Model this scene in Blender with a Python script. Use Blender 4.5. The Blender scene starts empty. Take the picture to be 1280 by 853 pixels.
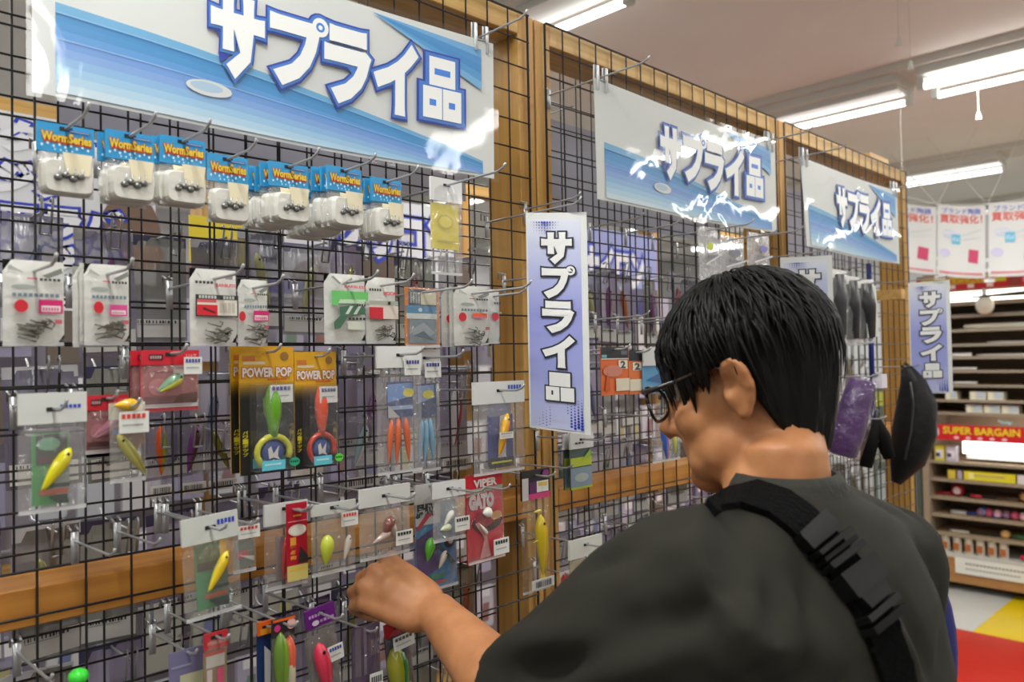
import bpy, bmesh, math, random
import numpy as np
from mathutils import Vector, Matrix, noise
from mathutils.bvhtree import BVHTree
random.seed(7)
SC = bpy.context.scene
COL = SC.collection

# ---------------------------------------------------------------- camera
CAMZ = 1.55
FPX, YAW, math.piTCH, ROLL = 1003.4, 0.79041, 0.02323, -0.01873
_F = Vector((math.cos(YAW)*math.cos(math.piTCH), math.sin(YAW)*math.cos(math.piTCH), math.sin(math.piTCH)))
_R0 = Vector((math.sin(YAW), -math.cos(YAW), 0)); _U0 = _R0.cross(_F)
_R = _R0*math.cos(ROLL) + _U0*math.sin(ROLL)
_U = -_R0*math.sin(ROLL) + _U0*math.cos(ROLL)
cd = bpy.data.cameras.new('camera'); cam = bpy.data.objects.new('camera', cd); COL.objects.link(cam)
cd.sensor_width = 36.0; cd.lens = FPX/1280*36.0; cd.clip_start = 0.02; cd.clip_end = 60
cam.matrix_world = Matrix(((_R.x, _U.x, -_F.x, 0), (_R.y, _U.y, -_F.y, 0), (_R.z, _U.z, -_F.z, CAMZ), (0, 0, 0, 1)))
cd.dof.use_dof = True; cd.dof.focus_distance = 1.2; cd.dof.aperture_fstop = 5.0
SC.camera = cam
CAM = Vector((0, 0, CAMZ))

# ---------------------------------------------------------------- world, exposure
w = bpy.data.worlds.new('world'); SC.world = w; w.use_nodes = True
w.node_tree.nodes['Background'].inputs[0].default_value = (0.9, 0.93, 1.0, 1)
w.node_tree.nodes['Background'].inputs[1].default_value = 0.25
vs = SC.view_settings
vs.view_transform = 'Standard'; vs.look = 'None'; vs.gamma = 1.0; vs.use_curve_mapping = False
vs.exposure = 0.0
LAMP_W = 11.5          # watts of one 1.2 m tube lamp
SC.cycles.max_bounces = 6; SC.cycles.transparent_max_bounces = 24
SC.cycles.diffuse_bounces = 3; SC.cycles.glossy_bounces = 3; SC.cycles.transmission_bounces = 3
SC.cycles.caustics_reflective = False; SC.cycles.caustics_refractive = False

# ---------------------------------------------------------------- helpers
def ray(px, py):
    return (_F + _R*((px-640)/FPX) + _U*((426.5-py)/FPX))
def at(px, py, Y):      # photo pixel -> point on the real vertical plane y = Y
    d = ray(px, py); return CAM + d*(Y/d.y)
def atx(px, py, X):
    d = ray(px, py); return CAM + d*(X/d.x)
def atz(px, py, Z):
    d = ray(px, py); return CAM + d*((Z-CAMZ)/d.z)
def att(px, py, t):
    return CAM + ray(px, py)*t
def lin(c):
    return tuple(((x/255)/12.92 if x/255 <= .04045 else ((x/255+.055)/1.055)**2.4) for x in c)
_M = {}
def mat(col, rough=.5, metal=0., spec=.5, coat=0., bump=0., bscale=60., vary=0., emit=0., alpha=1., name=None, stretch=None):
    key = (tuple(col), rough, metal, spec, coat, bump, bscale, vary, emit, alpha, stretch)
    if key in _M: return _M[key]
    m = bpy.data.materials.new(name or 'mat_%d_%d_%d' % tuple(int(x) for x in col)); m.use_nodes = True
    nt = m.node_tree; b = nt.nodes['Principled BSDF']
    L = lin(col)
    b.inputs['Base Color'].default_value = (*L, 1); b.inputs['Roughness'].default_value = rough
    b.inputs['Metallic'].default_value = metal; b.inputs['Specular IOR Level'].default_value = spec
    b.inputs['Coat Weight'].default_value = coat; b.inputs['Coat Roughness'].default_value = .08
    if alpha < 1: b.inputs['Alpha'].default_value = alpha
    if emit: b.inputs['Emission Color'].default_value = (*L, 1); b.inputs['Emission Strength'].default_value = emit
    if bump or vary:
        tc = nt.nodes.new('ShaderNodeTexCoord'); mp = nt.nodes.new('ShaderNodeMapping')
        if stretch: mp.inputs['Scale'].default_value = stretch
        nt.links.new(tc.outputs['Object'], mp.inputs[0])
        nz = nt.nodes.new('ShaderNodeTexNoise'); nz.inputs['Scale'].default_value = bscale; nz.inputs['Detail'].default_value = 3
        nt.links.new(mp.outputs[0], nz.inputs['Vector'])
        if bump:
            bp = nt.nodes.new('ShaderNodeBump'); bp.inputs['Strength'].default_value = bump; bp.inputs['Distance'].default_value = .01
            nt.links.new(nz.outputs['Fac'], bp.inputs['Height']); nt.links.new(bp.outputs[0], b.inputs['Normal'])
            if coat: nt.links.new(bp.outputs[0], b.inputs['Coat Normal'])
        if vary:
            r = nt.nodes.new('ShaderNodeValToRGB')
            r.color_ramp.elements[0].position = .3; r.color_ramp.elements[1].position = .7
            r.color_ramp.elements[0].color = (*[x*(1-vary) for x in L], 1); r.color_ramp.elements[1].color = (*[min(1, x*(1+vary)) for x in L], 1)
            nt.links.new(nz.outputs['Fac'], r.inputs[0]); nt.links.new(r.outputs[0], b.inputs['Base Color'])
    _M[key] = m; return m
def P(c): return mat(c, .45)                # flat print ink
def clear(col, alpha, rough, bump, bscale, name='clear film', gl=1.6):
    """clear plastic: see-through, a little milky, with fresnel gloss on a wrinkled surface"""
    key = ('clear', tuple(col), alpha, rough, bump, bscale)
    if key in _M: return _M[key]
    m = bpy.data.materials.new(name); m.use_nodes = True; nt = m.node_tree; nt.nodes.remove(nt.nodes['Principled BSDF'])
    N = nt.nodes.new; L = nt.links.new; out = nt.nodes['Material Output']
    tc = N('ShaderNodeTexCoord'); nz = N('ShaderNodeTexNoise'); nz.inputs['Scale'].default_value = bscale; nz.inputs['Detail'].default_value = 2.5; nz.inputs['Distortion'].default_value = .8
    bp = N('ShaderNodeBump'); bp.inputs['Strength'].default_value = bump; bp.inputs['Distance'].default_value = .01
    L(tc.outputs['Object'], nz.inputs['Vector']); L(nz.outputs['Fac'], bp.inputs['Height'])
    tr = N('ShaderNodeBsdfTransparent'); df = N('ShaderNodeBsdfDiffuse'); df.inputs[0].default_value = (*lin(col), 1); gs = N('ShaderNodeBsdfGlossy'); gs.inputs['Roughness'].default_value = rough
    L(bp.outputs[0], gs.inputs['Normal']); fr = N('ShaderNodeFresnel'); fr.inputs[0].default_value = gl; L(bp.outputs[0], fr.inputs['Normal'])
    m1 = N('ShaderNodeMixShader'); m1.inputs[0].default_value = alpha; L(tr.outputs[0], m1.inputs[1]); L(df.outputs[0], m1.inputs[2])
    mn = N('ShaderNodeMath'); mn.operation = 'MINIMUM'; mn.inputs[1].default_value = .15; L(fr.outputs[0], mn.inputs[0])
    m2 = N('ShaderNodeMixShader'); L(mn.outputs[0], m2.inputs[0]); L(m1.outputs[0], m2.inputs[1]); L(gs.outputs[0], m2.inputs[2]); L(m2.outputs[0], out.inputs[0])
    _M[key] = m; return m
def film(col=(225, 225, 230), alpha=.22, rough=.12):
    return clear(col, alpha*.42, .10, .8, 38.)
def wood(col=(214, 172, 98), axis='x', name='pine'):
    key = ('wood', col, axis)
    if key in _M: return _M[key]
    m = bpy.data.materials.new(name); m.use_nodes = True; nt = m.node_tree; b = nt.nodes['Principled BSDF']
    tc = nt.nodes.new('ShaderNodeTexCoord'); mp = nt.nodes.new('ShaderNodeMapping')
    mp.inputs['Scale'].default_value = {'x': (1.2, 22, 22), 'z': (22, 22, 1.2), 'y': (22, 1.2, 22)}[axis]
    nz = nt.nodes.new('ShaderNodeTexNoise'); nz.inputs['Scale'].default_value = 2.2; nz.inputs['Detail'].default_value = 5; nz.inputs['Distortion'].default_value = .6
    nk = nt.nodes.new('ShaderNodeTexVoronoi'); nk.inputs['Scale'].default_value = 5
    r = nt.nodes.new('ShaderNodeValToRGB'); L = lin(col)
    r.color_ramp.elements[0].position = .3; r.color_ramp.elements[1].position = .68
    r.color_ramp.elements[0].color = (L[0]*.72, L[1]*.62, L[2]*.5, 1); r.color_ramp.elements[1].color = (*L, 1)
    nt.links.new(tc.outputs['Object'], mp.inputs[0]); nt.links.new(mp.outputs[0], nz.inputs['Vector']); nt.links.new(nz.outputs['Fac'], r.inputs[0])
    nt.links.new(tc.outputs['Object'], nk.inputs['Vector'])
    k = nt.nodes.new('ShaderNodeValToRGB'); k.color_ramp.elements[0].position = .05; k.color_ramp.elements[1].position = .09
    k.color_ramp.elements[0].color = (.35, .22, .12, 1); k.color_ramp.elements[1].color = (1, 1, 1, 1)
    nt.links.new(nk.outputs['Distance'], k.inputs[0])
    mx = nt.nodes.new('ShaderNodeMix'); mx.data_type = 'RGBA'; mx.blend_type = 'MULTIPLY'; mx.inputs[0].default_value = 1
    nt.links.new(r.outputs[0], mx.inputs[6]); nt.links.new(k.outputs[0], mx.inputs[7]); nt.links.new(mx.outputs[2], b.inputs['Base Color'])
    b.inputs['Roughness'].default_value = .5
    _M[key] = m; return m

class MB:
    def __init__(s): s.v = []; s.f = []; s.mi = []; s.ms = []
    def m(s, mt):
        if mt not in s.ms: s.ms.append(mt)
        return s.ms.index(mt)
    def add(s, vs, fs, mt):
        o = len(s.v); i = s.m(mt)
        s.v += [tuple(v) for v in vs]; s.f += [tuple(o+k for k in f) for f in fs]; s.mi += [i]*len(fs)
    def box(s, c, d, mt, R=None):
        c = Vector(c); h = [x/2 for x in d]; vs = []
        for sx in (-1, 1):
            for sy in (-1, 1):
                for sz in (-1, 1):
                    p = Vector((sx*h[0], sy*h[1], sz*h[2]))
                    vs.append(c + (R @ p if R else p))
        s.add(vs, [(0, 1, 3, 2), (4, 6, 7, 5), (0, 4, 5, 1), (2, 3, 7, 6), (0, 2, 6, 4), (1, 5, 7, 3)], mt)
    def poly(s, pts, mt): s.add(pts, [tuple(range(len(pts)))], mt)
    def ell(s, c, r, mt, nu=12, nv=8, R=None):
        c = Vector(c); vs = []; fs = []
        for j in range(nv+1):
            th = math.pi*j/nv
            for i in range(nu):
                ph = 2*math.pi*i/nu
                p = Vector((r[0]*math.sin(th)*math.cos(ph), r[1]*math.sin(th)*math.sin(ph), r[2]*math.cos(th)))
                vs.append(c + (R @ p if R else p))
        for j in range(nv):
            for i in range(nu):
                a = j*nu+i; b = j*nu+(i+1) % nu; fs.append((a, b, b+nu, a+nu))
        s.add(vs, fs, mt)
    def tube(s, pts, r, mt, n=6, cap=True, flat=1.0, ref=None):
        pts = [Vector(p) for p in pts]; N = len(pts)
        rs = r if isinstance(r, (list, tuple)) else [r]*N
        vs = []; fs = []; up = None
        for k in range(N):
            d = (pts[min(k+1, N-1)]-pts[max(k-1, 0)])
            d = d.normalized() if d.length > 1e-9 else Vector((0, 0, 1))
            if up is None:
                up = Vector(ref) if ref else (Vector((0, 0, 1)) if abs(d.z) < .9 else Vector((1, 0, 0)))
            a = (up - d*up.dot(d)); a = a.normalized() if a.length > 1e-6 else d.orthogonal().normalized()
            b = d.cross(a); up = a
            for i in range(n):
                t = 2*math.pi*i/n
                vs.append(pts[k] + a*math.cos(t)*rs[k]*flat + b*math.sin(t)*rs[k])
        for k in range(N-1):
            for i in range(n):
                p = k*n+i; q = k*n+(i+1) % n; fs.append((p, q, q+n, p+n))
        if cap: fs.append(tuple(range(n-1, -1, -1))); fs.append(tuple((N-1)*n+i for i in range(n)))
        s.add(vs, fs, mt)
    def loft(s, rings, mt, cap=True):
        n = len(rings[0]); vs = [p for r in rings for p in r]; fs = []
        for k in range(len(rings)-1):
            for i in range(n):
                p = k*n+i; q = k*n+(i+1) % n; fs.append((p, q, q+n, p+n))
        if cap: fs.append(tuple(range(n-1, -1, -1))); fs.append(tuple((len(rings)-1)*n+i for i in range(n)))
        s.add(vs, fs, mt)
    def grid(s, fn, nu, nv, mt, thick=None):
        vs = [fn(i/nu, j/nv) for j in range(nv+1) for i in range(nu+1)]
        fs = [(j*(nu+1)+i, j*(nu+1)+i+1, (j+1)*(nu+1)+i+1, (j+1)*(nu+1)+i) for j in range(nv) for i in range(nu)]
        s.add(vs, fs, mt)
    def mesh(s, name):
        me = bpy.data.meshes.new(name); me.from_pydata([tuple(v) for v in s.v], [], s.f)
        for m_ in s.ms: me.materials.append(m_)
        me.polygons.foreach_set('material_index', s.mi); me.update(); return me
    def build(s, name, parent=None, smooth=False):
        me = s.mesh(name)
        if smooth: me.polygons.foreach_set('use_smooth', [True]*len(me.polygons))
        o = bpy.data.objects.new(name, me); COL.objects.link(o)
        if parent: o.parent = parent
        return o
def tag(o, label=None, cat=None, group=None, kind=None):
    if label: o['label'] = label
    if cat: o['category'] = cat
    if group: o['group'] = group
    if kind: o['kind'] = kind
    return o
def thing(name, label, cat, loc=(0, 0, 0), group=None, rz=0):
    o = bpy.data.objects.new(name, None); COL.objects.link(o); o.location = loc; o.rotation_euler = (0, 0, rz)
    o.empty_display_size = .05
    return tag(o, label, cat, group)
def struct(o): o['kind'] = 'structure'; return o
def kids(o): return [c for c in bpy.data.objects if c.parent == o]
def copy_tree(o, parent=None, cache=None):
    c = o.copy(); COL.objects.link(c); c.parent = parent
    for ch in list(o.children): copy_tree(ch, c)
    return c

# text as flat faces, normalised so the plain glyphs fill the unit box
_T = {}
def text2d(s, off=0.):
    key = (s, off)
    if key in _T: return _T[key]
    def raw(o_):
        cu = bpy.data.curves.new('t', 'FONT'); cu.body = s; cu.size = 1; cu.offset = o_; cu.resolution_u = 2
        ob = bpy.data.objects.new('t', cu); COL.objects.link(ob)
        dg = bpy.context.evaluated_depsgraph_get(); me = bpy.data.meshes.new_from_object(ob.evaluated_get(dg))
        v = [(p.co.x, p.co.y) for p in me.vertices]; f = [tuple(p.vertices) for p in me.polygons]
        bpy.data.objects.remove(ob); bpy.data.curves.remove(cu); bpy.data.meshes.remove(me)
        return v, f
    if (s, 'bb') not in _T:
        v, f = raw(0.); xs = [p[0] for p in v]; ys = [p[1] for p in v]
        _T[(s, 'bb')] = (min(xs), min(ys), max(xs), max(ys))
    x0, y0, x1, y1 = _T[(s, 'bb')]
    v, f = raw(off)
    _T[key] = ([((p[0]-x0)/(x1-x0), (p[1]-y0)/(y1-y0)) for p in v], f)
    return _T[key]

def art(mb, ops, fn, tstep=1.):
    """flat print: ops on the unit square, fn(u, v, layer) -> point"""
    L = 1.
    for k, op in enumerate(ops):
        c = P(op[-1]) if isinstance(op[-1], tuple) else op[-1]
        same = k and op[-1] is not None and op[-1] == ops[k-1][-1]
        L += .04 if same else tstep if op[0] == 't' else min(1., 6/len(ops))
        if op[0] == 'r':
            _, a, b, c2, d, _c = op; mb.poly([fn(a, b, L), fn(c2, b, L), fn(c2, d, L), fn(a, d, L)], c)
        elif op[0] == 'e':
            _, x, y, rx, ry, _c = op; mb.poly([fn(x+rx*math.cos(t*math.pi/8), y+ry*math.sin(t*math.pi/8), L) for t in range(16)], c)
        elif op[0] == 'p': mb.poly([fn(x, y, L) for x, y in op[1]], c)
        elif op[0] == 't':      # 't', string, u0, v0, u1, v1, offset, colour
            _, s_, a, b, c2, d, off, _c = op; v, f = text2d(s_, off)
            mb.add([fn(a+(c2-a)*x, b+(d-b)*y, L) for x, y in v], f, c)
        elif op[0] == 'dots':   # row of small blocks, like tiny unreadable print
            _, a, b, c2, d, n, _c = op
            for i in range(n):
                x = a+(c2-a)*i/n; w_ = (c2-a)/n*.72
                mb.poly([fn(x, b, L), fn(x+w_, b, L), fn(x+w_, d, L), fn(x, d, L)], c)
        elif op[0] == 'bar':    # barcode
            _, a, b, c2, d, _c = op; rr = random.Random(int(a*991+b*37)); x = a
            while x < c2:
                w_ = (c2-a)*rr.uniform(.02, .06); mb.poly([fn(x, b, L), fn(x+w_, b, L), fn(x+w_, d, L), fn(x, d, L)], c); x += w_+(c2-a)*rr.uniform(.02, .06)

CHROME = mat((176, 178, 180), .32, .55, name='chrome wire')
BLACKW = mat((22, 22, 24), .35, .0, name='black coated wire')
WHITE = mat((226, 230, 226), .5, name='white card')
YN = 1.0075

# ---------------------------------------------------------------- the shop shell
CEIL = 2.90
X0, X1, Y0, Y1 = -4.0, 9.5, -4.5, 7.0
def slab(name, a, b, mt, **k):
    m = MB(); m.box([(p+q)/2 for p, q in zip(a, b)], [q-p for p, q in zip(a, b)], mt); return struct(m.build(name))
slab('ceiling', (X0, Y0, CEIL), (X1, Y1, CEIL+.1), mat((236, 234, 228), .8, vary=.02, bscale=3.))
slab('wall_back', (X0, Y1, 0), (X1, Y1+.1, CEIL), mat((200, 198, 200), .8))
slab('wall_front', (X0, Y0-.1, 0), (X1, Y0, CEIL), mat((170, 165, 160), .8))
slab('wall_left', (X0-.1, Y0, 0), (X0, Y1, CEIL), mat((190, 188, 186), .8))
slab('wall_right', (X1, Y0, 0), (X1+.1, Y1, CEIL), mat((205, 205, 205), .8))
RED, YEL, WHT = mat((190, 38, 24), .22, vary=.06, bscale=4., name='red vinyl'), mat((226, 196, 20), .25, vary=.05, bscale=4., name='yellow vinyl'), mat((200, 202, 198), .25, vary=.04, bscale=4., name='white vinyl')
GRT = mat((150, 147, 140), .3, vary=.05, bscale=4.)
fl = slab('floor', (X0, Y0, -.1), (X1, Y1, -.003), mat((150, 145, 138), .6))
S = .45; k = 0; _tm = {}
XB = 4.93
for i in range(-20, 11):
    for j in range(-14, 16):
        x = XB+i*S; y = 1.41+j*S
        if x < X0 or x+S > X1 or y < Y0 or y+S > Y1: continue
        if not (x > 3.1 and y > -1.8 and y < 3.6 and x < 7): continue
        if i < 0: mt = RED if -.1 < y < 1.9 else GRT
        else: mt = (WHT, YEL)[(j+(i//2)) % 2] if i < 2 else (GRT if (i+j) % 2 else WHT)
        if mt not in _tm:
            m = MB(); m.box((S/2, S/2, -.0015), (S-.0012, S-.0012, .003), mt); _tm[mt] = m.mesh('floor_tile')
        o = bpy.data.objects.new('floor_tile', _tm[mt]); COL.objects.link(o); o.location = (x, y, 0); o.parent = fl
m = MB(); m.box(((X0+3.12)/2, 4.0, -.0015), (3.12-X0, 5.2, .003), mat((156, 152, 146), .35, vary=.05, bscale=4.))
m.box((2.56, -.1, -.0015), (1.12, 3.0, .003), GRT); m.box(((X0+2.0)/2, -.1, -.0015), (2.0-X0, 3.0, .003), mat((104, 98, 94), .4, vary=.05, bscale=4.)); m.box(((X0+3.12)/2, -2.8, -.0015), (3.12-X0, 2.4, .003), mat((156, 152, 146), .35, vary=.05, bscale=4.))
o = m.build('floor_covering', fl); 

# ceiling lamps: rows along y
TUBE = mat((255, 255, 252), .4, emit=6.0, name='lit tube')
ENAM = mat((218, 220, 214), .35, name='white enamel')
lab_l = {}
def lamp(x, y, twin, label, group=None, wide=.25):
    t = thing('ceiling_lamp', label, 'ceiling lamp', (x, y, 2.78), group)
    m = MB(); m.box((0, 0, .085), (wide, 1.24, .07), ENAM); m.box((0, 0, .04), (wide*.55, 1.22, .03), ENAM); hs = m.build('housing', t)
    for s in ((-.095, .095) if twin else (.095,)):
        m = MB(); m.tube([(s, -.59, 0), (s, .59, 0)], .0155, TUBE, 10); m.build('tube', t)
        for e in (-.605, .605):
            m = MB(); m.box((s, e, .012), (.035, .03, .055), ENAM); m.build('socket', hs)
    ld = bpy.data.lights.new('tube_light', 'AREA'); ld.shape = 'RECTANGLE'; ld.size = .2; ld.size_y = 1.2
    ld.energy = LAMP_W*(2 if twin else 1); ld.color = (1, .99, .955)
    lo = bpy.data.objects.new('tube_light', ld); COL.objects.link(lo); lo.location = (0, 0, -.03); lo.parent = t
    return t
def rail(x, y0, y1, label):
    m = MB(); m.box((0, (y1-y0)/2, 0), (.32, y1-y0, .035), mat((212, 210, 202), .6)); o = m.build('ceiling_duct'); o.location = (x, y0, 2.8825)
    return tag(o, label, 'duct', 'white trunking strips along the ceiling')
for xi, x in enumerate((-1.87, .13, 2.13, 4.06, 6.11, 8.1)):
    rail(x, Y0+.02, Y1-.02, 'long white trunking strip on the ceiling that the tube lamps are fixed to')
for xi, (x, vis) in enumerate(((-1.87, 0), (.13, 0), (2.13, 1), (4.06, 2), (6.11, 3), (8.1, 4))):
    off = {2.13: 2.25, 6.11: 2.09}.get(x, .6)
    for j in range(-3, 4):
        y = off + j*1.95 if x != 4.06 else .67+j*1.33
        if y < Y0+.7 or y > Y1-.7: continue
        if x == 4.06:
            twin = j <= 0
            if j not in (-3, -1, 0, 1, 3, 4): continue
        else: twin = (j % 2 == 0) and x != 2.13 and x != 6.11
        near = (x, j) in ((2.13, 0), (6.11, 0), (4.06, 0), (4.06, 1))
        lb = {(2.13, 0): 'lit tube lamp on the ceiling just above the middle wooden rack bay', (4.06, 1): 'single lit tube lamp on the ceiling ending beside the twin tube lamp',
              (4.06, 0): 'twin tube lamp on the ceiling at the upper right with both tubes lit', (6.11, 0): 'farthest lit tube lamp on the ceiling above the hanging posters'}.get((x, j), 'white ceiling tube lamp elsewhere in the shop')
        lamp(x, y, twin, lb, None if near else 'ceiling tube lamps outside the picture')

# ---------------------------------------------------------------- rack of three timber bays with wire nets
WX, WZ = wood((218, 178, 106), axis='x'), wood((210, 164, 88), axis='z', name='pine upright')
WX2 = wood((204, 142, 58), axis='x', name='pine rail in low light')  # same pine for the lower rails, weaker light down there put into the colour
TOP = 2.178
NETH = 1.80
BAYS = [(1.0517-.90, 'nearest'), (1.0985, 'middle'), (2.046, 'farthest')]
def net_mesh(nx=18, nz=36, p=.05):
    m = MB(); r = .0015
    for i in range(nx+1): m.tube([(i*p, 0, 0), (i*p, 0, -nz*p)], r*(1.5 if i in (0, nx) else 1), BLACKW, 5, cap=False)
    for k in range(nz+1): m.tube([(0, -.0032, -k*p), (nx*p, -.0032, -k*p)], r*(1.5 if k in (0, nz) else 1), BLACKW, 5, cap=False)
    return m.mesh('wire_net')
NET = net_mesh()
for bx, nm in BAYS:
    t = thing('display_rack', 'pine framed display rack bay with black wire nets, %s of the three' % nm, 'rack', (bx, YN, 0))
    def part(name, a, b, mt):
        m = MB(); m.box([(p+q)/2 for p, q in zip(a, b)], [abs(q-p) for p, q in zip(a, b)], mt)
        o = m.build(name, t); bv = o.modifiers.new('b', 'BEVEL'); bv.width = .0015; bv.segments = 1; return o
    part('post', (-.021, .005, 0), (.019, .092, TOP+.004), WZ)
    part('post', (.881, .005, 0), (.921, .092, TOP+.004), WZ)
    for z0, z1 in ((TOP-.036, TOP+.004), (CAMZ-.285, CAMZ-.242), (.55, .59), (.03, .07)):
        part('rail', (.019, .005, z0), (.881, .092, z1), WX if z0 > 2 else WX2)
    for y, s in ((0, 1), (.097, -1)):
        o = bpy.data.objects.new('wire_net', NET); COL.objects.link(o); o.parent = t; o.location = (0, y, TOP); o['kind'] = 'stuff'
# corner blocks seen above the farthest bay
m = MB(); m.box((0, 0, 0), (.16, .04, .05), WX); o = m.build('timber_brace'); o.location = (2.86, YN+.074, TOP+.029); tag(o, 'short pine brace on top behind the farthest rack bay', 'brace')

# ---------------------------------------------------------------- banners
INK_D, INK_B, INK_W = (34, 66, 178), (70, 130, 215), (236, 238, 236)
SEA1, SEA2, SEA3 = (62, 150, 206), (128, 190, 228), (120, 150, 225)
def banner(name, label, TL, TR, BL, BR, ops, th=.0012, sag=.0035, gloss=None, cat='banner', wav=1.0, nu=32, tstep=2.2):
    TL, TR, BL, BR = map(Vector, (TL, TR, BL, BR)); n = (TR-TL).cross(TL-BL).normalized()
    if n.dot(CAM-TL) < 0: n = -n
    o0 = (TL+TR)/2; ln = (TR-TL).length
    def S(u, v, L=0):
        p = TL*(1-u)*v + TR*u*v + BL*(1-u)*(1-v) + BR*u*(1-v)
        return p - o0 + n*(L*.00035 + sag*wav*math.sin(u*math.pi*2.3+.4)*(1-v*.7)) - Vector((0, 0, 1))*sag*1.0*math.sin(math.pi*u)
    t = thing(name, label, cat, o0)
    m = MB(); m.grid(lambda u, v: S(u, v), nu, 6, gloss or SHEET); m.grid(lambda u, v: S(u, v, -3), nu, 6, gloss or SHEET); o = m.build('sheet', t, True)
    m = MB(); art(m, ops, S, tstep); m.build('print', t)
    if cat != 'banner': return t, S
    # clear sleeve over the sheet
    m = MB(); m.grid(lambda u, v: S(u*1.02-.01, v*1.06-.03, 14), nu, 6, SLEEVE); m.build('clear_sleeve', t, True)
    return t, S
SHEET = mat((222, 226, 224), .5, name='white print sheet')
SLEEVE = clear((255, 255, 255), .02, .05, .36, 6., 'clear sleeve', 1.5)
def curve(fn, a, b, n=14): return [(a+(b-a)*i/n, fn(a+(b-a)*i/n)) for i in range(n+1)]
def sea(ops):
    top = lambda u: .49-.10*u-.30*u*u if u > .1 else .49
    def band(f0, f1, col, a=.035, b=.965, n=12):
        us = [a+(b-a)*i/n for i in range(n+1)]
        for p, q in zip(us, us[1:]): ops.append(('p', [(p, max(.02, f1(p))), (q, max(.02, f1(q))), (q, max(.02, f0(q))), (p, max(.02, f0(p)))], col))
    for k in range(10):
        band(lambda u: top(u)*(1-.075*k)-.01*k, lambda u: top(u)*(1-.075*(k+1))-.01*(k+1), [(110, 178, 222), (62, 146, 208), (70, 150, 212), (92, 158, 222), (112, 160, 226), (130, 172, 230), (142, 188, 232), (160, 204, 236), (182, 216, 238), (206, 226, 238)][k])
    band(lambda u: top(u)*.90, lambda u: top(u)*.885, (140, 195, 230))
    band(lambda u: top(u)*.62, lambda u: top(u)*.61, (160, 200, 235))
    us = [.66+.30*i/10 for i in range(11)]
    for k, c in enumerate(((112, 178, 228), (74, 150, 216), (64, 146, 212), (84, 160, 220), (120, 184, 230))):
        f = lambda u, k: 1-.03-(u-.66)*.95*(.16+.21*k) if u > .66 else .97
        for p, q in zip(us, us[1:]): ops.append(('p', [(p, f(p, k)), (q, f(q, k)), (q, f(q, k+1)), (p, f(p, k+1))], c))
    ops.append(('e', .30, .22, .045, .045, (222, 226, 224))); ops.append(('e', .295, .225, .032, .028, (176, 206, 228)))
    return ops
def supply_ops(u0=.285, u1=.905):
    ops = sea([])
    w_ = (u1-u0)/5; out = []
    V0, V1 = .345, .775
    for o_, e_, c_ in ((.115, .016, INK_D), (.09, .010, INK_B), (.055, .0, INK_W)):
        for k, ch in enumerate('サフライ'):
            a = u0+k*w_+.008; out.append(('t', ch, a, V0+(.03 if ch == 'フ' else 0), a+w_*.80, V1-(.03 if ch == 'フ' else 0), o_, c_))
        a = u0+4*w_+.006; b = a+w_*.88; m_ = (a+b)/2; ev = e_*2.4
        for x0, y0, x1, y1 in ((a+w_*.14, .575, b-w_*.14, V1), (a, V0, m_-.001, .565), (m_+.001, V0, b, .565)):
            out.append(('r', x0-e_, y0-ev, x1+e_, y1+ev, c_))
        cx_, cy_ = u0+w_*1.93, V1-.015
        out.append(('e', cx_, cy_, .019+e_*.7, .060+e_*2, c_))
    out += [('e', cx_, cy_, .010, .030, INK_B), ('e', cx_, cy_, .005, .015, INK_W)]
    for x, y, d in (((u0+4*w_+.006+w_*.44), .675, .022), (a+w_*.22, .455, .009), (b-w_*.22, .455, .009)): out.append(('r', x-d, y-.022, x+d, y+.022, INK_B))
    out += [('r', a, .563, b, .572, INK_B), ('r', m_-.0012, V0, m_+.0012, .565, INK_B)]
    return ops + out
def merge_layers(ops):
    return ops
bnd = [
 ('wide white shop banner with blue lettering on the nearest rack bay, cut by the frame', [at(40, -129, .99), at(616, 55, .92), at(40, 115, .99), at(616, 224, .92)]),
 ('wide white shop banner with blue lettering across the middle rack bay', [at(742, 97, .88), at(968, 181, .88), at(746, 249, .88), at(969, 291, .88)]),
 ('small looking white banner with blue lettering on the farthest rack bay', [at(1000, 196, .88), at(1121, 239, .88), at(1008, 308, .88), at(1123, 330, .88)]),
]
HOOKS = []
def hook(x, z, ytip, label, yb=YN, tip=.02, r=.0016, mount=True, group=None, up=.011):
    t = thing('display_hook', label, 'hook', (x, yb, z), group)
    m = MB(); L = ytip-yb; s = 1 if L > 0 else -1
    m.tube([(0, -s*-.004, .0), (0, L*.5, .001), (0, L-s*.012, .002), (0, L, .006), (0, L+s*.004, up)], r, CHROME, 6); m.build('rod', t, True)
    if mount:
        m = MB()
        m.box((0, s*.004, -.008), (.008, .0015, .036), CHROME); m.tube([(-.004, s*.004, .012), (-.004, -s*.006, .016), (-.004, -s*.006, .004)], .0014, CHROME, 5)
        m.tube([(.004, s*.004, .012), (.004, -s*.006, .016), (.004, -s*.006, .004)], .0014, CHROME, 5); m.build('net_clip', t, True)
    return t
BN = ['nearest', 'middle', 'farthest']
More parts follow.
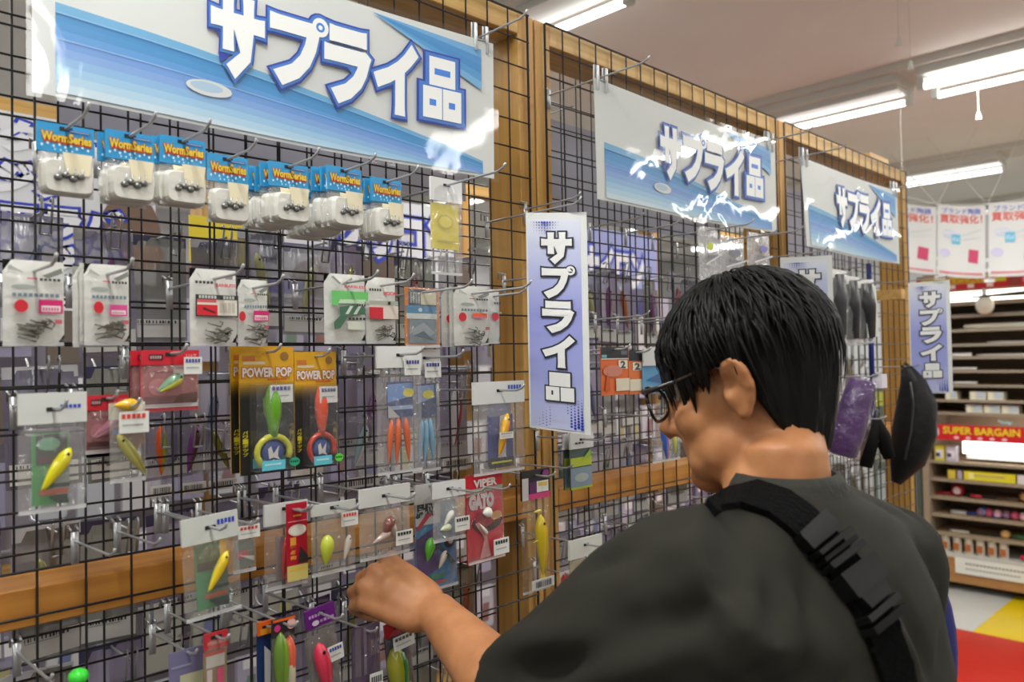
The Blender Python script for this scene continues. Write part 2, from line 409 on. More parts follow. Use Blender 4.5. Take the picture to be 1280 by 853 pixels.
for k, (lb, c) in enumerate(bnd):
    for i in range(4):      # keep the sheet upright: straight edges in the real world
        pass
    t, S = banner('shop_banner', lb, c[0], c[1], c[2], c[3], supply_ops((.30, .285, .29)[k], .905))
    for side, u in (('left', .03), ('right', .96)):
        p = S(u, 1.0) + t.location
        hook(p.x, p.z+.004, p.y-.10, 'long wire hook carrying the %s end of the banner on the %s bay' % (side, BN[k]), r=.0018)
        m = MB(); cc = MAT_CLIP = mat((235, 238, 240), .2, alpha=.75)
        for dx in (-.012, .012): m.tube([(dx, -.003, -.02), (dx, -.003, .022), (dx, .004, .026), (dx, .005, -.018)], .0028, cc, 6)
        m.tube([(-.012, 0, .0), (.012, 0, .0)], .002, CHROME, 6)
        o = m.build('banner_clip', None, True); o.location = p
        tag(o, 'clear plastic clip at the %s top corner of the banner on the %s bay' % (side, BN[k]), 'clip')

# vertical signs
def lav():
    key = 'lav'
    if key in _M: return _M[key]
    m = bpy.data.materials.new('lavender print'); m.use_nodes = True; nt = m.node_tree; b = nt.nodes['Principled BSDF']
    tc = nt.nodes.new('ShaderNodeTexCoord'); sp = nt.nodes.new('ShaderNodeSeparateXYZ'); nt.links.new(tc.outputs['Generated'], sp.inputs[0])
    r = nt.nodes.new('ShaderNodeValToRGB'); e = r.color_ramp.elements
    e[0].position = 0; e[0].color = (*lin((196, 202, 232)), 1); e[1].position = 1; e[1].color = (*lin((226, 230, 238)), 1)
    for p_, c_ in ((.25, (160, 168, 226)), (.55, (152, 158, 222)), (.85, (200, 206, 236))):
        x = e.new(p_); x.color = (*lin(c_), 1)
    nt.links.new(sp.outputs['Z'], r.inputs[0]); nt.links.new(r.outputs[0], b.inputs['Base Color']); b.inputs['Roughness'].default_value = .4
    _M[key] = m; return m
def vsign(label, px0, px1, t0, t1, yt, yb):
    TL, TR = att(px0, yt[0], t0), att(px1, yt[1], t1)
    hgt = (att(px0, yt[0], t0)-att(px0, yb, t0)).z
    BL, BR = TL-Vector((0, 0, hgt)), TR-Vector((0, 0, hgt))
    ops = [('r', .03, .01, .90, .97, lav())]
    for (cx, cy, nx, ny, sgn) in ((.08, .02, 11, 12, 1),):
        pass
    D = (40, 60, 176)
    for i in range(15):
        for j in range(14):
            u = .06+i*.058; v = .022+j*.013+(.0065 if i % 2 else 0)
            a = (u*.9+.1)*(1-j/13)
            if u < .92: r_ = .026*min(1, a*1.15)
            if r_ > .006: ops.append(('e', u, v, r_, r_*.26, D))
    for i in range(11):
        for j in range(6):
            u = .10+i*.045; v = .955-j*.013; r_ = .021*(1-j/6)*(1-abs(i-5)/7)
            if r_ > .004: ops.append(('e', u, v, r_, r_*.26, D))
    for o_, e_, c_ in ((.11, .022, (40, 44, 56)), (.06, 0., (236, 238, 236))):
        for k, ch in enumerate('サフライ'):
            v1 = .90-k*.158; v0 = v1-.130
            ops.append(('t', ch, .30, v0+.004, .74 if ch != 'フ' else .68, v1-(.008 if ch == 'フ' else 0), o_, c_))
        v1 = .90-4*.158; v0 = v1-.128; ev = e_*.3
        for x0, y0, x1, y1 in ((.36, (v0+v1)/2+.002, .70, v1), (.30, v0, .52, (v0+v1)/2-.002), (.54, v0, .76, (v0+v1)/2-.002)): ops.append(('r', x0-e_, y0-ev, x1+e_, y1+ev, c_))
        ops.append(('e', .74, .90-.158-.008, .075+e_, (.075+e_)*.28, c_))
    ops += [('e', .74, .734, .04, .011, (40, 44, 56)), ('r', .45, .218, .61, .226, (40, 44, 56)), ('r', .39, .165, .42, .185, (40, 44, 56)), ('r', .64, .165, .67, .185, (40, 44, 56))]
    t, S = banner('hanging_sign', label, TL, TR, BL, BR, ops, sag=.0006, cat='sign', nu=6, tstep=1.2)
    p = S(.5, 1) + t.location
    hook(p.x, p.z+.006, p.y-.05, 'wire hook holding the ' + label.replace('tall narrow', 'narrow')[:60], r=.0016)
    return t
vsign('tall narrow lavender sign on the post between nearest and middle bays', 657, 733, 1.29, 1.24, (266, 265), 534)
vsign('tall narrow lavender sign half hidden behind the man\'s head', 975, 1040, 1.87, 1.82, (322, 319), 503)
vsign('tall narrow lavender sign at the far end of the racks beside the shelves', 1135, 1187, 2.44, 2.38, (354, 350), 492)

# the banners of the other side: only their white paper backs show, shade mixed into the grey
for k, (bx, nm) in enumerate(BAYS):
    y = YN+.165; p = [Vector((bx+a, y, CAMZ+z)) for a, z in ((.17, .525), (.89, .525), (.17, .312), (.89, .312))]
    t_ = thing('shop_banner', 'plain shade-greyed back of the banner hanging on the other side of the %s bay' % nm, 'banner', (bx+.53, y, CAMZ+.525))
    m = MB(); m.grid(lambda u, v: Vector((-.36+.72*u, .002*math.sin(u*9), -.213*(1-v))), 20, 3, mat((176, 176, 190), .6)); m.grid(lambda u, v: Vector((-.36+.72*u, .0015+.002*math.sin(u*9), -.213*(1-v))), 20, 3, mat((176, 176, 190), .6)); m.build('sheet', t_, True)
    for dx in (-.34, .34):
        m = MB(); m.tube([(dx, -.068, .01), (dx, 0, .01), (dx, .02, .016)], .0018, CHROME, 5); m.tube([(dx, 0, .01), (dx, 0, -.012)], .0025, CHROME, 5); m.build('hook', t_, True)

# ---------------------------------------------------------------- shelf cabinet at the far right, facing -x
CX = 5.70
WD = mat((168, 146, 116), .5, vary=.10, bscale=6., name='brown shelf board')
WDL = mat((168, 122, 72), .5, vary=.12, bscale=5., name='light wood kickboard')
def pzx(px, py, x=CX): return atx(px, py, x)
cab = thing('shelf_cabinet', 'tall wall shelf cabinet at the far right stacked with tackle', 'shelf', (CX, 1.9, 0))
def cpart(name, a, b, mt, par=None):
    m = MB(); m.box([(p+q)/2-o_ for p, q, o_ in zip(a, b, (CX, 1.9, 0))], [abs(q-p) for p, q in zip(a, b)], mt); return m.build(name, par or cab)
cpart('back_panel', (CX+.42, -1.2, 0), (CX+.45, 1.88, 2.05), mat((160, 142, 116), .6))
cpart('side_panel', (CX, 1.86, 0), (CX+.45, 1.90, 2.05), mat((150, 138, 120), .5))
cpart('side_panel', (CX, -1.24, 0), (CX+.45, -1.2, 2.05), mat((150, 138, 120), .5))
cpart('top_panel', (CX, -1.2, 2.03), (CX+.45, 1.86, 2.06), WD)
for z in (.31, .232, .14, .046, -.036, -.124, -.217, -.315, -.398, -.72, -.836, -.955, -1.07, -1.19):
    cpart('shelf_board', (CX+.03, -1.2, CAMZ+z-.012), (CX+.42, 1.86, CAMZ+z), WD)
    cpart('shelf_edge', (CX+.022, -1.2, CAMZ+z-.016), (CX+.03, 1.86, CAMZ+z+.002), mat((150, 140, 122), .4))
cpart('shelf_board', (CX, -1.2, CAMZ-1.335), (CX+.42, 1.86, CAMZ-1.31), mat((196, 196, 190), .5))
cpart('kickboard', (CX+.005, -1.2, .055), (CX+.03, 1.86, CAMZ-1.335), WDL)
LIT = mat((255, 255, 250), .5, emit=4.5, name='lit strip')
cpart('light_box', (CX+.02, -1.2, CAMZ+.325), (CX+.10, 1.84, CAMZ+.385), mat((250, 248, 236), .5, emit=3.0))
cpart('light_strip', (CX+.03, -1.2, CAMZ-.66), (CX+.07, 1.66, CAMZ-.585), LIT)
cpart('light_strip', (CX+.10, -1.2, CAMZ-.70), (CX+.30, 1.66, CAMZ-.675), mat((240, 240, 238), .5))
# headers
def cab_art(z0, z1, ops, y0=-1.2, y1=1.90, x=CX-.012, name='header_board'):
    m = MB(); m.box((x+.004-CX, (y0+y1)/2-1.9, (z0+z1)/2), (.006, y1-y0, z1-z0), P((205, 28, 40)))
    fn = lambda u, v, L: Vector((x-CX-.0005*L, (y1+(y0-y1)*u)-1.9, z0+(z1-z0)*v))
    art(m, ops, fn); return m.build(name, cab)
o1 = []; o2 = []
for k in range(4):
    a = .01+k*.25
    o1 += [('e', a+.013, .5, .014, .44, (215, 200, 205)), ('t', 'SUPER BARGAIN', a+.035, .42, a+.175, .86, .03, (236, 214, 40)), ('e', a+.205, .5, .014, .42, (120, 120, 90)), ('e', a+.205, .45, .009, .25, (150, 40, 50))]
    o1 += [('e', a+.06+i*.022, .18, .005, .1, (250, 190, 200)) for i in range(5)]
    o2 += [('r', a, .48, a+.16, 1, (206, 200, 40)), ('t', 'BARGAIN', a+.01, .52, a+.14, .9, .02, (236, 110, 30)), ('r', a+.165, 0, a+.185, 1.0, (150, 50, 30)), ('e', a+.205, .5, .016, .4, (180, 160, 200))]
    o2 += [('r', a+.02+i*.035, .12, a+.032+i*.035, .42, (255, 235, 225)) for i in range(4)]
cab_art(CAMZ-.575, CAMZ-.475, o1)
cab_art(CAMZ+.395, CAMZ+.475, o2)
def cthing(name, label, cat, mb, loc, group=None, smooth=False):
    o = mb.build(name, None, smooth); o.location = loc; return tag(o, label, cat, group)
# goods on the shelves; y from pixel column, z from the board they stand on
def cy(px): return atx(px, 450, CX+.12).y
boards = {}
def rodcase(px0, px1, z, r, col, label, cat='rod', gloss=.3, end=None):
    y0, y1 = cy(px0), cy(px1); m = MB(); m.tube([(0, 0, r), (0, (y1-y0)*.15, r), (0, (y1-y0), r)], [r*.8, r, r], mat(col, gloss), 8)
    if end: m.ell((0, 0, r), (r*1.5, r*1.6, r*1.5), mat(end, .3))
    return cthing('rod_case', label, cat, m, (CX+.10, y0, CAMZ+z), None, True)
rodcase(1208, 1330, .14, .019, (226, 222, 205), 'pale bulky rod handle lying on the third shelf from the top')
rodcase(1188, 1216, -.036, .014, (245, 245, 240), 'short bright white tube lying on the fifth shelf')
rodcase(1188, 1222, -.124, .010, (220, 218, 210), 'thin white tube lying on the sixth shelf')
rodcase(1190, 1222, -.217, .010, (205, 205, 200), 'thin pale tube lying at the end of the seventh shelf')
rodcase(1222, 1330, -.036, .009, (190, 188, 180), 'long thin grey rod along the fifth shelf')
rodcase(1236, 1330, .046, .007, (175, 172, 165), 'long very thin grey rod along the fourth shelf')
rodcase(1180, 1330, .232, .006, (150, 142, 125), 'long thin brown rod along the second shelf')
# white bag with grey lid hanging from the light box
m = MB(); m.ell((0, 0, 0), (.05, .055, .06), mat((232, 230, 215), .4)); m.tube([(-.02, .07, .055), (-.03, -.5, .07)], [.006, .022], mat((60, 62, 60), .3), 8); m.box((0, 0, .075), (.03, .02, .06), mat((225, 225, 220), .4))
p = atx(1231, 382, CX-.02); cthing('hanging_reel', 'round white reel with a dark rod hung below the upper header', 'reel', m, p, None, True)
for k, (px0, px1, z, lb) in enumerate(((1184, 1199, -.315, 'small pale box alone at the left end of the eighth shelf'), (1214, 1235, -.315, 'cream and grey box, left of two on the eighth shelf'), (1236, 1257, -.315, 'cream and grey box, right of two on the eighth shelf'),
        (1209, 1230, -.398, 'cream box, leftmost of three on the ninth shelf'), (1231, 1252, -.398, 'cream box, middle of three on the ninth shelf'), (1253, 1275, -.398, 'cream box, rightmost of three on the ninth shelf'))):
    y0, y1 = cy(px0), cy(px1); m = MB(); W_ = abs(y1-y0)-.004
    m.box((0, 0, .026), (.09, W_, .052), mat((222, 216, 190), .5)); m.box((-.0455, -W_*.2, .03), (.001, W_*.5, .04), P((190, 205, 215))); m.box((-.0455, W_*.3, .026), (.001, W_*.25, .05), P((236, 232, 205)))
    cthing('lure_box', lb, 'box', m, (CX+.10, (y0+y1)/2, CAMZ+z))
m = MB(); m.box((0, 0, .02), (.06, .05, .012), mat((160, 210, 210), .3)); m.tube([(0, -.02, .012), (0, .05, .03)], .006, mat((190, 225, 225), .3)); cthing('small_lure', 'small pale green lure lying above the red header board', 'lure', m, (CX+.09, cy(1258), CAMZ-.475))
# below the lit strip
for px0, px1, c, lb in ((1170, 1182, (210, 205, 70), 'yellow topped box at the left end of the lit shelf'), (1184, 1196, (190, 185, 200), 'lilac box beside the yellow one on the lit shelf')):
    y0, y1 = cy(px0), cy(px1); m = MB(); m.box((0, 0, .05), (.06, abs(y1-y0), .1), mat(c, .4)); m.box((-.031, 0, .045), (.001, abs(y1-y0)*.7, .05), P((225, 225, 230)) ); m.box((-.032, .01, .04), (.001, .025, .025), P((60, 50, 100)))
    cthing('lure_box', lb, 'box', m, (CX+.07, (y0+y1)/2, CAMZ-.72))
for px0, px1, c, lb in ((1184, 1194, (216, 196, 70), 'small yellow packet left of the long yellow box'), (1196, 1202, (180, 170, 190), 'small lilac packet beside the long yellow box'), (1204, 1268, (232, 222, 50), 'long flat yellow box on the shelf below the lit strip'), (1270, 1290, (226, 220, 220), 'white box at the right end beside the long yellow box')):
    y0, y1 = cy(px0), cy(px1); m = MB(); W_ = abs(y1-y0)-.003; m.box((0, 0, .03), (.07, W_, .055), mat(c, .35))
    if W_ > .2: m.box((-.0355, 0, .035), (.001, W_*.6, .012), P((190, 180, 120))); m.box((-.0355, W_*.35, .03), (.001, W_*.12, .04), P((245, 240, 150)))
    cthing('lure_box', lb, 'box', m, (CX+.09, (y0+y1)/2, CAMZ-.836))
def reelset(px, z, label, c1, c2, L=.32, r=.04):
    y = cy(px); t = thing('reel_and_rod', label, 'reel', (CX+.11, y, CAMZ+z))
    m = MB(); m.ell((0, 0, r), (r*.8, r, r), mat(c1, .25)); m.ell((-r*.7, 0, r), (r*.25, r*.62, r*.62), mat(c2, .25)); m.build('spool', t, True)
    m = MB(); m.tube([(0, L*.5, .012), (0, r*.8, .014)], [.007, .012], mat(c1, .3), 8); m.tube([(0, -r*.8, .014), (0, -L*.7, .01)], [.010, .007], mat((40, 36, 40), .3), 8); m.build('rod_butt', t, True)
    m = MB(); m.tube([(-.02, -L*.25, .016), (-.02, -L*.45, .014)], .011, mat(c1, .3), 8); m.build('grip', t, True)
reelset(1193, -.955, 'red and white reel on a red handled rod on the shelf', (180, 36, 56), (225, 200, 205))
reelset(1277, -.955, 'brown and gold reel at the right edge of the red reel\'s shelf', (110, 84, 60), (190, 150, 90))
reelset(1224, -1.07, 'small bright blue reel on the shelf below the red reel', (50, 90, 180), (140, 180, 225), .22, .032)
m = MB()
for i in range(9): m.ell((0, -.19+i*.048, .03), (.03, .026, .028), mat(((236, 190, 205), (200, 90, 120), (150, 120, 150))[i % 3], .3))
cthing('packed_lures', 'long pink and white pack of lures on the blue reel\'s shelf', 'pack', m, (CX+.10, cy(1264), CAMZ-1.07), None, True)
rodcase(1184, 1203, -1.07, .013, (205, 205, 205), 'short grey white tube left of the blue reel')
rodcase(1182, 1206, -1.19, .009, (226, 226, 220), 'thin white rod tip on the shelf above the jars')
rodcase(1206, 1330, -1.19, .008, (40, 44, 36), 'dark green thin rod on the shelf above the jars')
m = MB(); m.ell((0, 0, .026), (.026, .03, .026), mat((236, 190, 120), .3)); m.ell((0, -.09, .02), (.02, .06, .018), mat((60, 100, 60), .4)); cthing('small_reel', 'small gold and green reel on the shelf above the jars', 'reel', m, (CX+.10, cy(1251), CAMZ-1.19), None, True)
for k in range(6):
    px = 1179+k*14.3; y = cy(px); t = thing('bait_jar', 'small clear jar of brown bait, %s of the row of six' % ('leftmost', 'second', 'third', 'fourth', 'fifth', 'rightmost')[k], 'jar', (CX+.06, y, CAMZ-1.31), 'bait jars on the lowest shelf')
    m = MB(); m.tube([(0, 0, 0), (0, 0, .085)], .026, mat((214, 208, 190), .2, alpha=.8), 10); m.build('jar', t)
    m = MB(); m.tube([(0, 0, .086), (0, 0, .10)], .027, mat((205, 205, 200), .3), 10); m.build('lid', t)
    m = MB(); m.box((-.0265, 0, .04), (.002, .034, .045), P((170, 100, 56))); m.build('sticker', t)
m = MB(); m.box((-.004, 0, 0), (.003, .62, .10), WHITE); art(m, [('dots', .1, .62, .9, .72, 24, (120, 120, 120)), ('dots', .1, .3, .6, .38, 16, (140, 140, 140))], lambda u, v, L: Vector((-.006-.0003*L, .31-.62*u, -.05+.1*v)))
p = atx(1262, 717, CX-.01); o = m.build('shelf_sign'); o.location = (CX+.0, p.y, p.z); tag(o, 'long blank looking white notice on the front of the lowest shelf', 'notice')
m = MB(); m.ell((0, 0, .02), (.02, .03, .02), mat((200, 40, 70), .3)); cthing('small_lure', 'small red lure at the right end beside the jars', 'lure', m, (CX+.06, cy(1277), CAMZ-1.31), None, True)

# ---------------------------------------------------------------- posters hanging from a cord
PX = 5.30
def poster(c0, c1, c2, c3, label):
    ops = [('t', 'ブランド陶器', .10, .885, .90, .965, .012, (82, 92, 200)), ('t', '買取強化！', .06, .755, .93, .875, .018, (222, 84, 70)),
           ('e', .26, .62, .16, .05, (214, 220, 232)), ('e', .24, .57, .12, .03, (200, 210, 228)), ('r', .30, .46, .48, .60, (112, 190, 222)), ('r', .32, .50, .46, .56, (160, 214, 234)),
           ('p', [(.5, .58), (.92, .66), (.92, .672), (.5, .592)], (196, 214, 214)), ('p', [(.5, .52), (.9, .56), (.9, .57), (.5, .53)], (206, 218, 220)),
           ('p', [(.64, .22), (.84, .20), (.86, .38), (.66, .40)], (206, 70, 112)), ('r', .69, .26, .8, .33, (222, 120, 150)), ('e', .16, .33, .12, .06, (208, 206, 236)), ('dots', .05, .045, .95, .07, 22, (226, 90, 110)), ('r', .03, .03, .97, .034, (226, 150, 160))]
    return banner('poster', label, c0, c1, c2, c3, ops, sag=.006, cat='poster', wav=1.2, nu=8)[0]
def pq(x0, x1, yt0, yt1, yb0, yb1): return [atx(x0, yt0, PX), atx(x1, yt1, PX+.02), atx(x0, yb0, PX), atx(x1, yb1, PX+.02)]
poster(*pq(1104, 1171, 250, 259, 334, 344), 'white poster with blue and red writing partly hidden by the timber post')
poster(*pq(1172, 1232, 256, 257, 344, 348), 'white poster with blue and red writing, the middle one of three')
poster(*pq(1236, 1306, 254, 248, 346, 342), 'white poster with blue and red writing cut by the right picture edge')
m = MB()
for a, b in (((1110, 240), (1172, 256)), ((1172, 256), (1234, 256)), ((1234, 256), (1300, 246))):
    m.tube([atx(a[0], a[1], PX+.01), atx(b[0], b[1], PX+.01)], .003, mat((225, 225, 220), .5), 5)
for px, tp in ((1172, 225), (1234, 226)):
    a = atx(px, 256, PX+.01); m.tube([a, (a.x+.1, a.y-.2, CEIL)], .002, mat((225, 225, 220), .5), 5); m.tube([a, (a.x+.1, a.y+.35, CEIL)], .002, mat((225, 225, 220), .5), 5)
tag(m.build('string_line'), 'white cords strung from the ceiling that carry the three posters', 'cord')
for k, px in enumerate((1172, 1234)):
    m = MB()
    for j, dz in enumerate((-.02, -.30, -.36, -.42)): m.box((0, 0, dz), (.01, .035+.02*(j > 0), .022), mat((245, 245, 245), .4))
    m.box((0, 0, -.22), (.004, .02, .40), mat((185, 185, 185), .4)); o = m.build('poster_spacer'); o.location = atx(px, 262, PX+.03)
    tag(o, 'narrow grey strip with white clips between the %s posters' % ('left and middle', 'middle and right')[k], 'strip')
# pull switches and thread hanging from the ceiling
for k, (px, py0, py1, X) in enumerate(((1223, 112, 140, 4.1), (1123, 22, 46, 3.2), (1138, 55, 76, 3.2))):
    p = atx(px, py1, X); m = MB(); top = min(CEIL, 2.76 if k == 0 else CEIL); m.tube([(0, 0, 0), (0, 0, top-p.z)], .0018, mat((225, 222, 214), .5), 5); m.tube([(0, 0, -.035), (0, 0, 0)], [.013, .005], WHITE, 8)
    o = m.build('pull_cord'); o.location = p; tag(o, ('pull cord with a white cone hanging below the twin tube lamp', 'thin ceiling cord with a pale knob, the higher left one', 'thin ceiling cord with a pale knob, the lower right one')[k], 'cord')
p = atx(1127, 190, 3.9); m = MB(); m.tube([(0, 0, -.4), (0, 0, CEIL-p.z)], .0012, mat((225, 222, 214), .5), 4); o = m.build('thread'); o.location = p; tag(o, 'long pale thread hanging from the ceiling past the single tube lamp', 'thread')

# thin wall stand between rack end and cabinet
m = MB(); m.box((0, 0, .65), (.3, .32, 1.3), mat((96, 112, 108), .5)); 
art(m, [('r', .05, .9, .95, .98, (190, 200, 90)), ('r', .05, .6, .95, .85, (150, 160, 150)), ('r', .1, .3, .9, .55, (170, 185, 190)), ('r', .1, .05, .9, .25, (120, 130, 130))], lambda u, v, L: Vector((-.151-.0005*L, .16-.32*u, 1.3*v)))
o = m.build('goods_bin'); o.location = (6.0, 2.12, 0); tag(o, 'grey green display stand just left of the shelf cabinet', 'stand')

# ---------------------------------------------------------------- next aisle: second rack seen through the nets
YF = 2.45
far = thing('back_rack', 'long timber rack in the next aisle seen through the wire nets', 'rack', (0, YF, 0))
for x in (-1.2, .02, 1.10, 2.18, 3.50, 4.6, 5.0):
    m = MB(); m.box((x, .05, 1.12), (.045, .09, 2.24), WZ); m.build('post', far)
for z in (CAMZ+.71, 1.0, .3):
    m = MB(); m.box((2.0, .055, z), (6.4, .07, .04), WX); m.build('rail', far)
m = MB(); m.box((2.0, .12, .95), (6.4, .02, 1.85), mat((176, 172, 186), .6)); m.build('back_board', far)
def fsign(label, x0, x1, z0, z1, ops, base=None):
    m = MB(); m.box(((x0+x1)/2, 0, (z0+z1)/2), (x1-x0, .004, z1-z0), base or P((222, 224, 230)))
    art(m, ops, lambda u, v, L: Vector((x0+(x1-x0)*u, -.003-.0004*L, z0+(z1-z0)*v)))
    o = m.build('category_sign'); o.location = (0, YF-.03, 0); tag(o, label, 'sign'); return o
def ot(s, a, b, c, d, big=1.0):
    return [('t', s, a, b, c, d, .15*big, (40, 62, 190)), ('t', s, a, b, c, d, .065*big, (232, 234, 240))]
ops = []
for k, s in enumerate(('チャター', 'ラバージグ', 'スモラバ', 'スイムジグ')):
    ops += ot(s, (.10, .02, .28, .10)[k], .76-.245*k, (.75, .68, .86, .84)[k], .94-.245*k)
fsign('white sign in the next aisle with four rows of blue lettering', .22, .92, CAMZ+.24, CAMZ+.68, [('e', .9, .35, .12, .25, (120, 96, 80)), ('e', .95, .2, .08, .1, (190, 110, 50))]+ops)
fsign('white sign in the next aisle with blue letters above a brown picture', 1.22, 2.08, CAMZ+.22, CAMZ+.60, [('e', .5, .2, .34, .24, (120, 98, 84)), ('e', .62, .28, .16, .2, (96, 80, 70)), ('e', .4, .12, .1, .1, (150, 130, 110)), ('r', .05, .04, .25, .16, (96, 100, 200)), ('t', 'コ', .03, .3, .10, .46, .06, (40, 44, 60))]+ot('シリコン', .36, .45, .98, .85))
fsign('lavender sign in the next aisle with white letters over a gold reel', 2.84, 3.46, CAMZ+.12, CAMZ+.62, [('r', 0, 0, 1, .45, (96, 92, 120)), ('r', 0, .45, 1, 1, (150, 160, 214)), ('e', .42, .25, .18, .24, (214, 196, 170)), ('e', .46, .25, .10, .14, (180, 140, 70)), ('e', .16, .12, .2, .1, (232, 232, 240)), ('e', .85, .2, .14, .2, (60, 60, 120))]+ot('ナイロン', .06, .46, .80, .80), P((150, 160, 214)))
# window bright panel and more far things
fsign('yellow card on the next aisle rack below the white lettered sign', 1.02, 1.2, CAMZ+.32, CAMZ+.46, [('r', .1, .2, .9, .5, (150, 160, 60))], P((226, 206, 40)))
rr = random.Random(3)
PALC = [(196, 194, 204), (176, 172, 192), (150, 146, 170), (205, 204, 206), (120, 116, 140), (160, 160, 150), (110, 100, 90), (186, 190, 196)]
ACC = [(150, 110, 105), (110, 120, 160), (170, 165, 120), (120, 140, 125), (130, 100, 130), (170, 140, 110)]
fm = {}
RW = ('top', 'second', 'third', 'fourth', 'fifth', 'lowest')
for r_, z in enumerate((CAMZ+.20, CAMZ-.02, CAMZ-.24, CAMZ-.46, CAMZ-.68, CAMZ-.90)):
    m = MB(); m.tube([(-1.2, -.075, z-.006), (5.1, -.075, z-.006)], .005, CHROME, 6)
    for q_ in (.02, 1.10, 2.18, 3.5, 4.6): m.tube([(q_, .02, z-.006), (q_, -.075, z-.006)], .004, CHROME, 5)
    m.build('hang_bar', far)
    x = -.2
    while x < 5.1:
        w_ = rr.uniform(.07, .11); h_ = rr.uniform(.14, .19); ci = rr.randrange(8); ai = rr.randrange(6); key = (ci, ai, r_ % 2)
        if key not in fm:
            m = MB(); m.box((0, 0, -.5), (1, .02, 1), mat(PALC[ci], .35)); m.poly([(-.3, -.012, -.25), (.3, -.012, -.25), (.3, -.012, -.05), (-.3, -.012, -.05)], P((225, 225, 228)))
            if ai < 4: m.poly([(-.25, -.012, -.85), (.2, -.012, -.85), (.25, -.012, -.4), (-.1, -.012, -.4)], P(ACC[ai]))
            fm[key] = m.mesh('tackle_packet')
        o = bpy.data.objects.new('tackle_packet', fm[key]); COL.objects.link(o); o.location = (x, YF-.075-rr.uniform(-.008, .008), z); o.scale = (w_, 1, h_)
        tag(o, 'small packet hanging in the %s row of the next aisle rack' % RW[r_], 'packet', 'packets on the next aisle rack, %s row' % RW[r_]); x += w_+rr.uniform(.02, .05)

# ---------------------------------------------------------------- goods hanging on the front
GREY = (196, 196, 190)
def place(x0, y0, x1, y1, Y):
    xm, ym = (x0+x1)/2, (y0+y1)/2
    L, R_, T, B = at(x0, ym, Y), at(x1, ym, Y), at(xm, y0, Y), at(xm, y1, Y)
    return (L.x+R_.x)/2, T.z, R_.x-L.x, T.z-B.z
def lure(m, cx, cz, L, wd, ang, col, col2=None, y=-.006, eye=True, tail=None, n=8, thick=.5):
    a = math.radians(ang); d = Vector((math.cos(a), 0, math.sin(a))); c = Vector((cx, y, cz))
    prof = [(.0, .12), (.06, .55), (.2, .92), (.38, 1), (.6, .82), (.8, .5), (.95, .2), (1, .06)]
    mt = mat(col, .25, coat=.4)
    m.tube([c+d*(L*(.5-p[0])) for p in prof], [wd*.5*p[1] for p in prof], mt, n, flat=1.0)
    if col2: m.tube([c+d*(L*(.45-p[0]*.9))+Vector((d.z, 0, -d.x))*wd*.12+Vector((0, -wd*.1, 0)) for p in prof], [wd*.42*p[1] for p in prof], mat(col2, .25, coat=.4), n)
    if eye: m.ell(c+d*(L*.36)+Vector((0, -wd*.42, 0)), (wd*.12, wd*.08, wd*.12), mat((20, 20, 20), .2), 6, 4)
    if tail:
        e = c-d*(L*.5); q = Vector((d.z, 0, -d.x)); m.add([e+d*L*.08, e-d*wd*.5+q*wd*.5, e-d*wd*.2, e-d*wd*.5-q*wd*.5], [(0, 1, 2), (0, 2, 3)], mat(tail, .3))
def bagmesh(w, h, dp, z0=0, n=7, seed=0, crumple=.35):
    rr = random.Random(seed); m = MB(); nz = {}
    def f(u, v, s):
        k = math.sin(math.pi*min(1, max(0, u)))**.6*math.sin(math.pi*min(1, max(0, v)))**.6
        key = (round(u*n), round(v*n), s)
        if key not in nz: nz[key] = rr.uniform(-1, 1)
        return ((u-.5)*w*(1-.03*k), s*dp*.5*k*(1+crumple*nz[key]), z0-h*(1-v))
    return m, f
PL = [0]
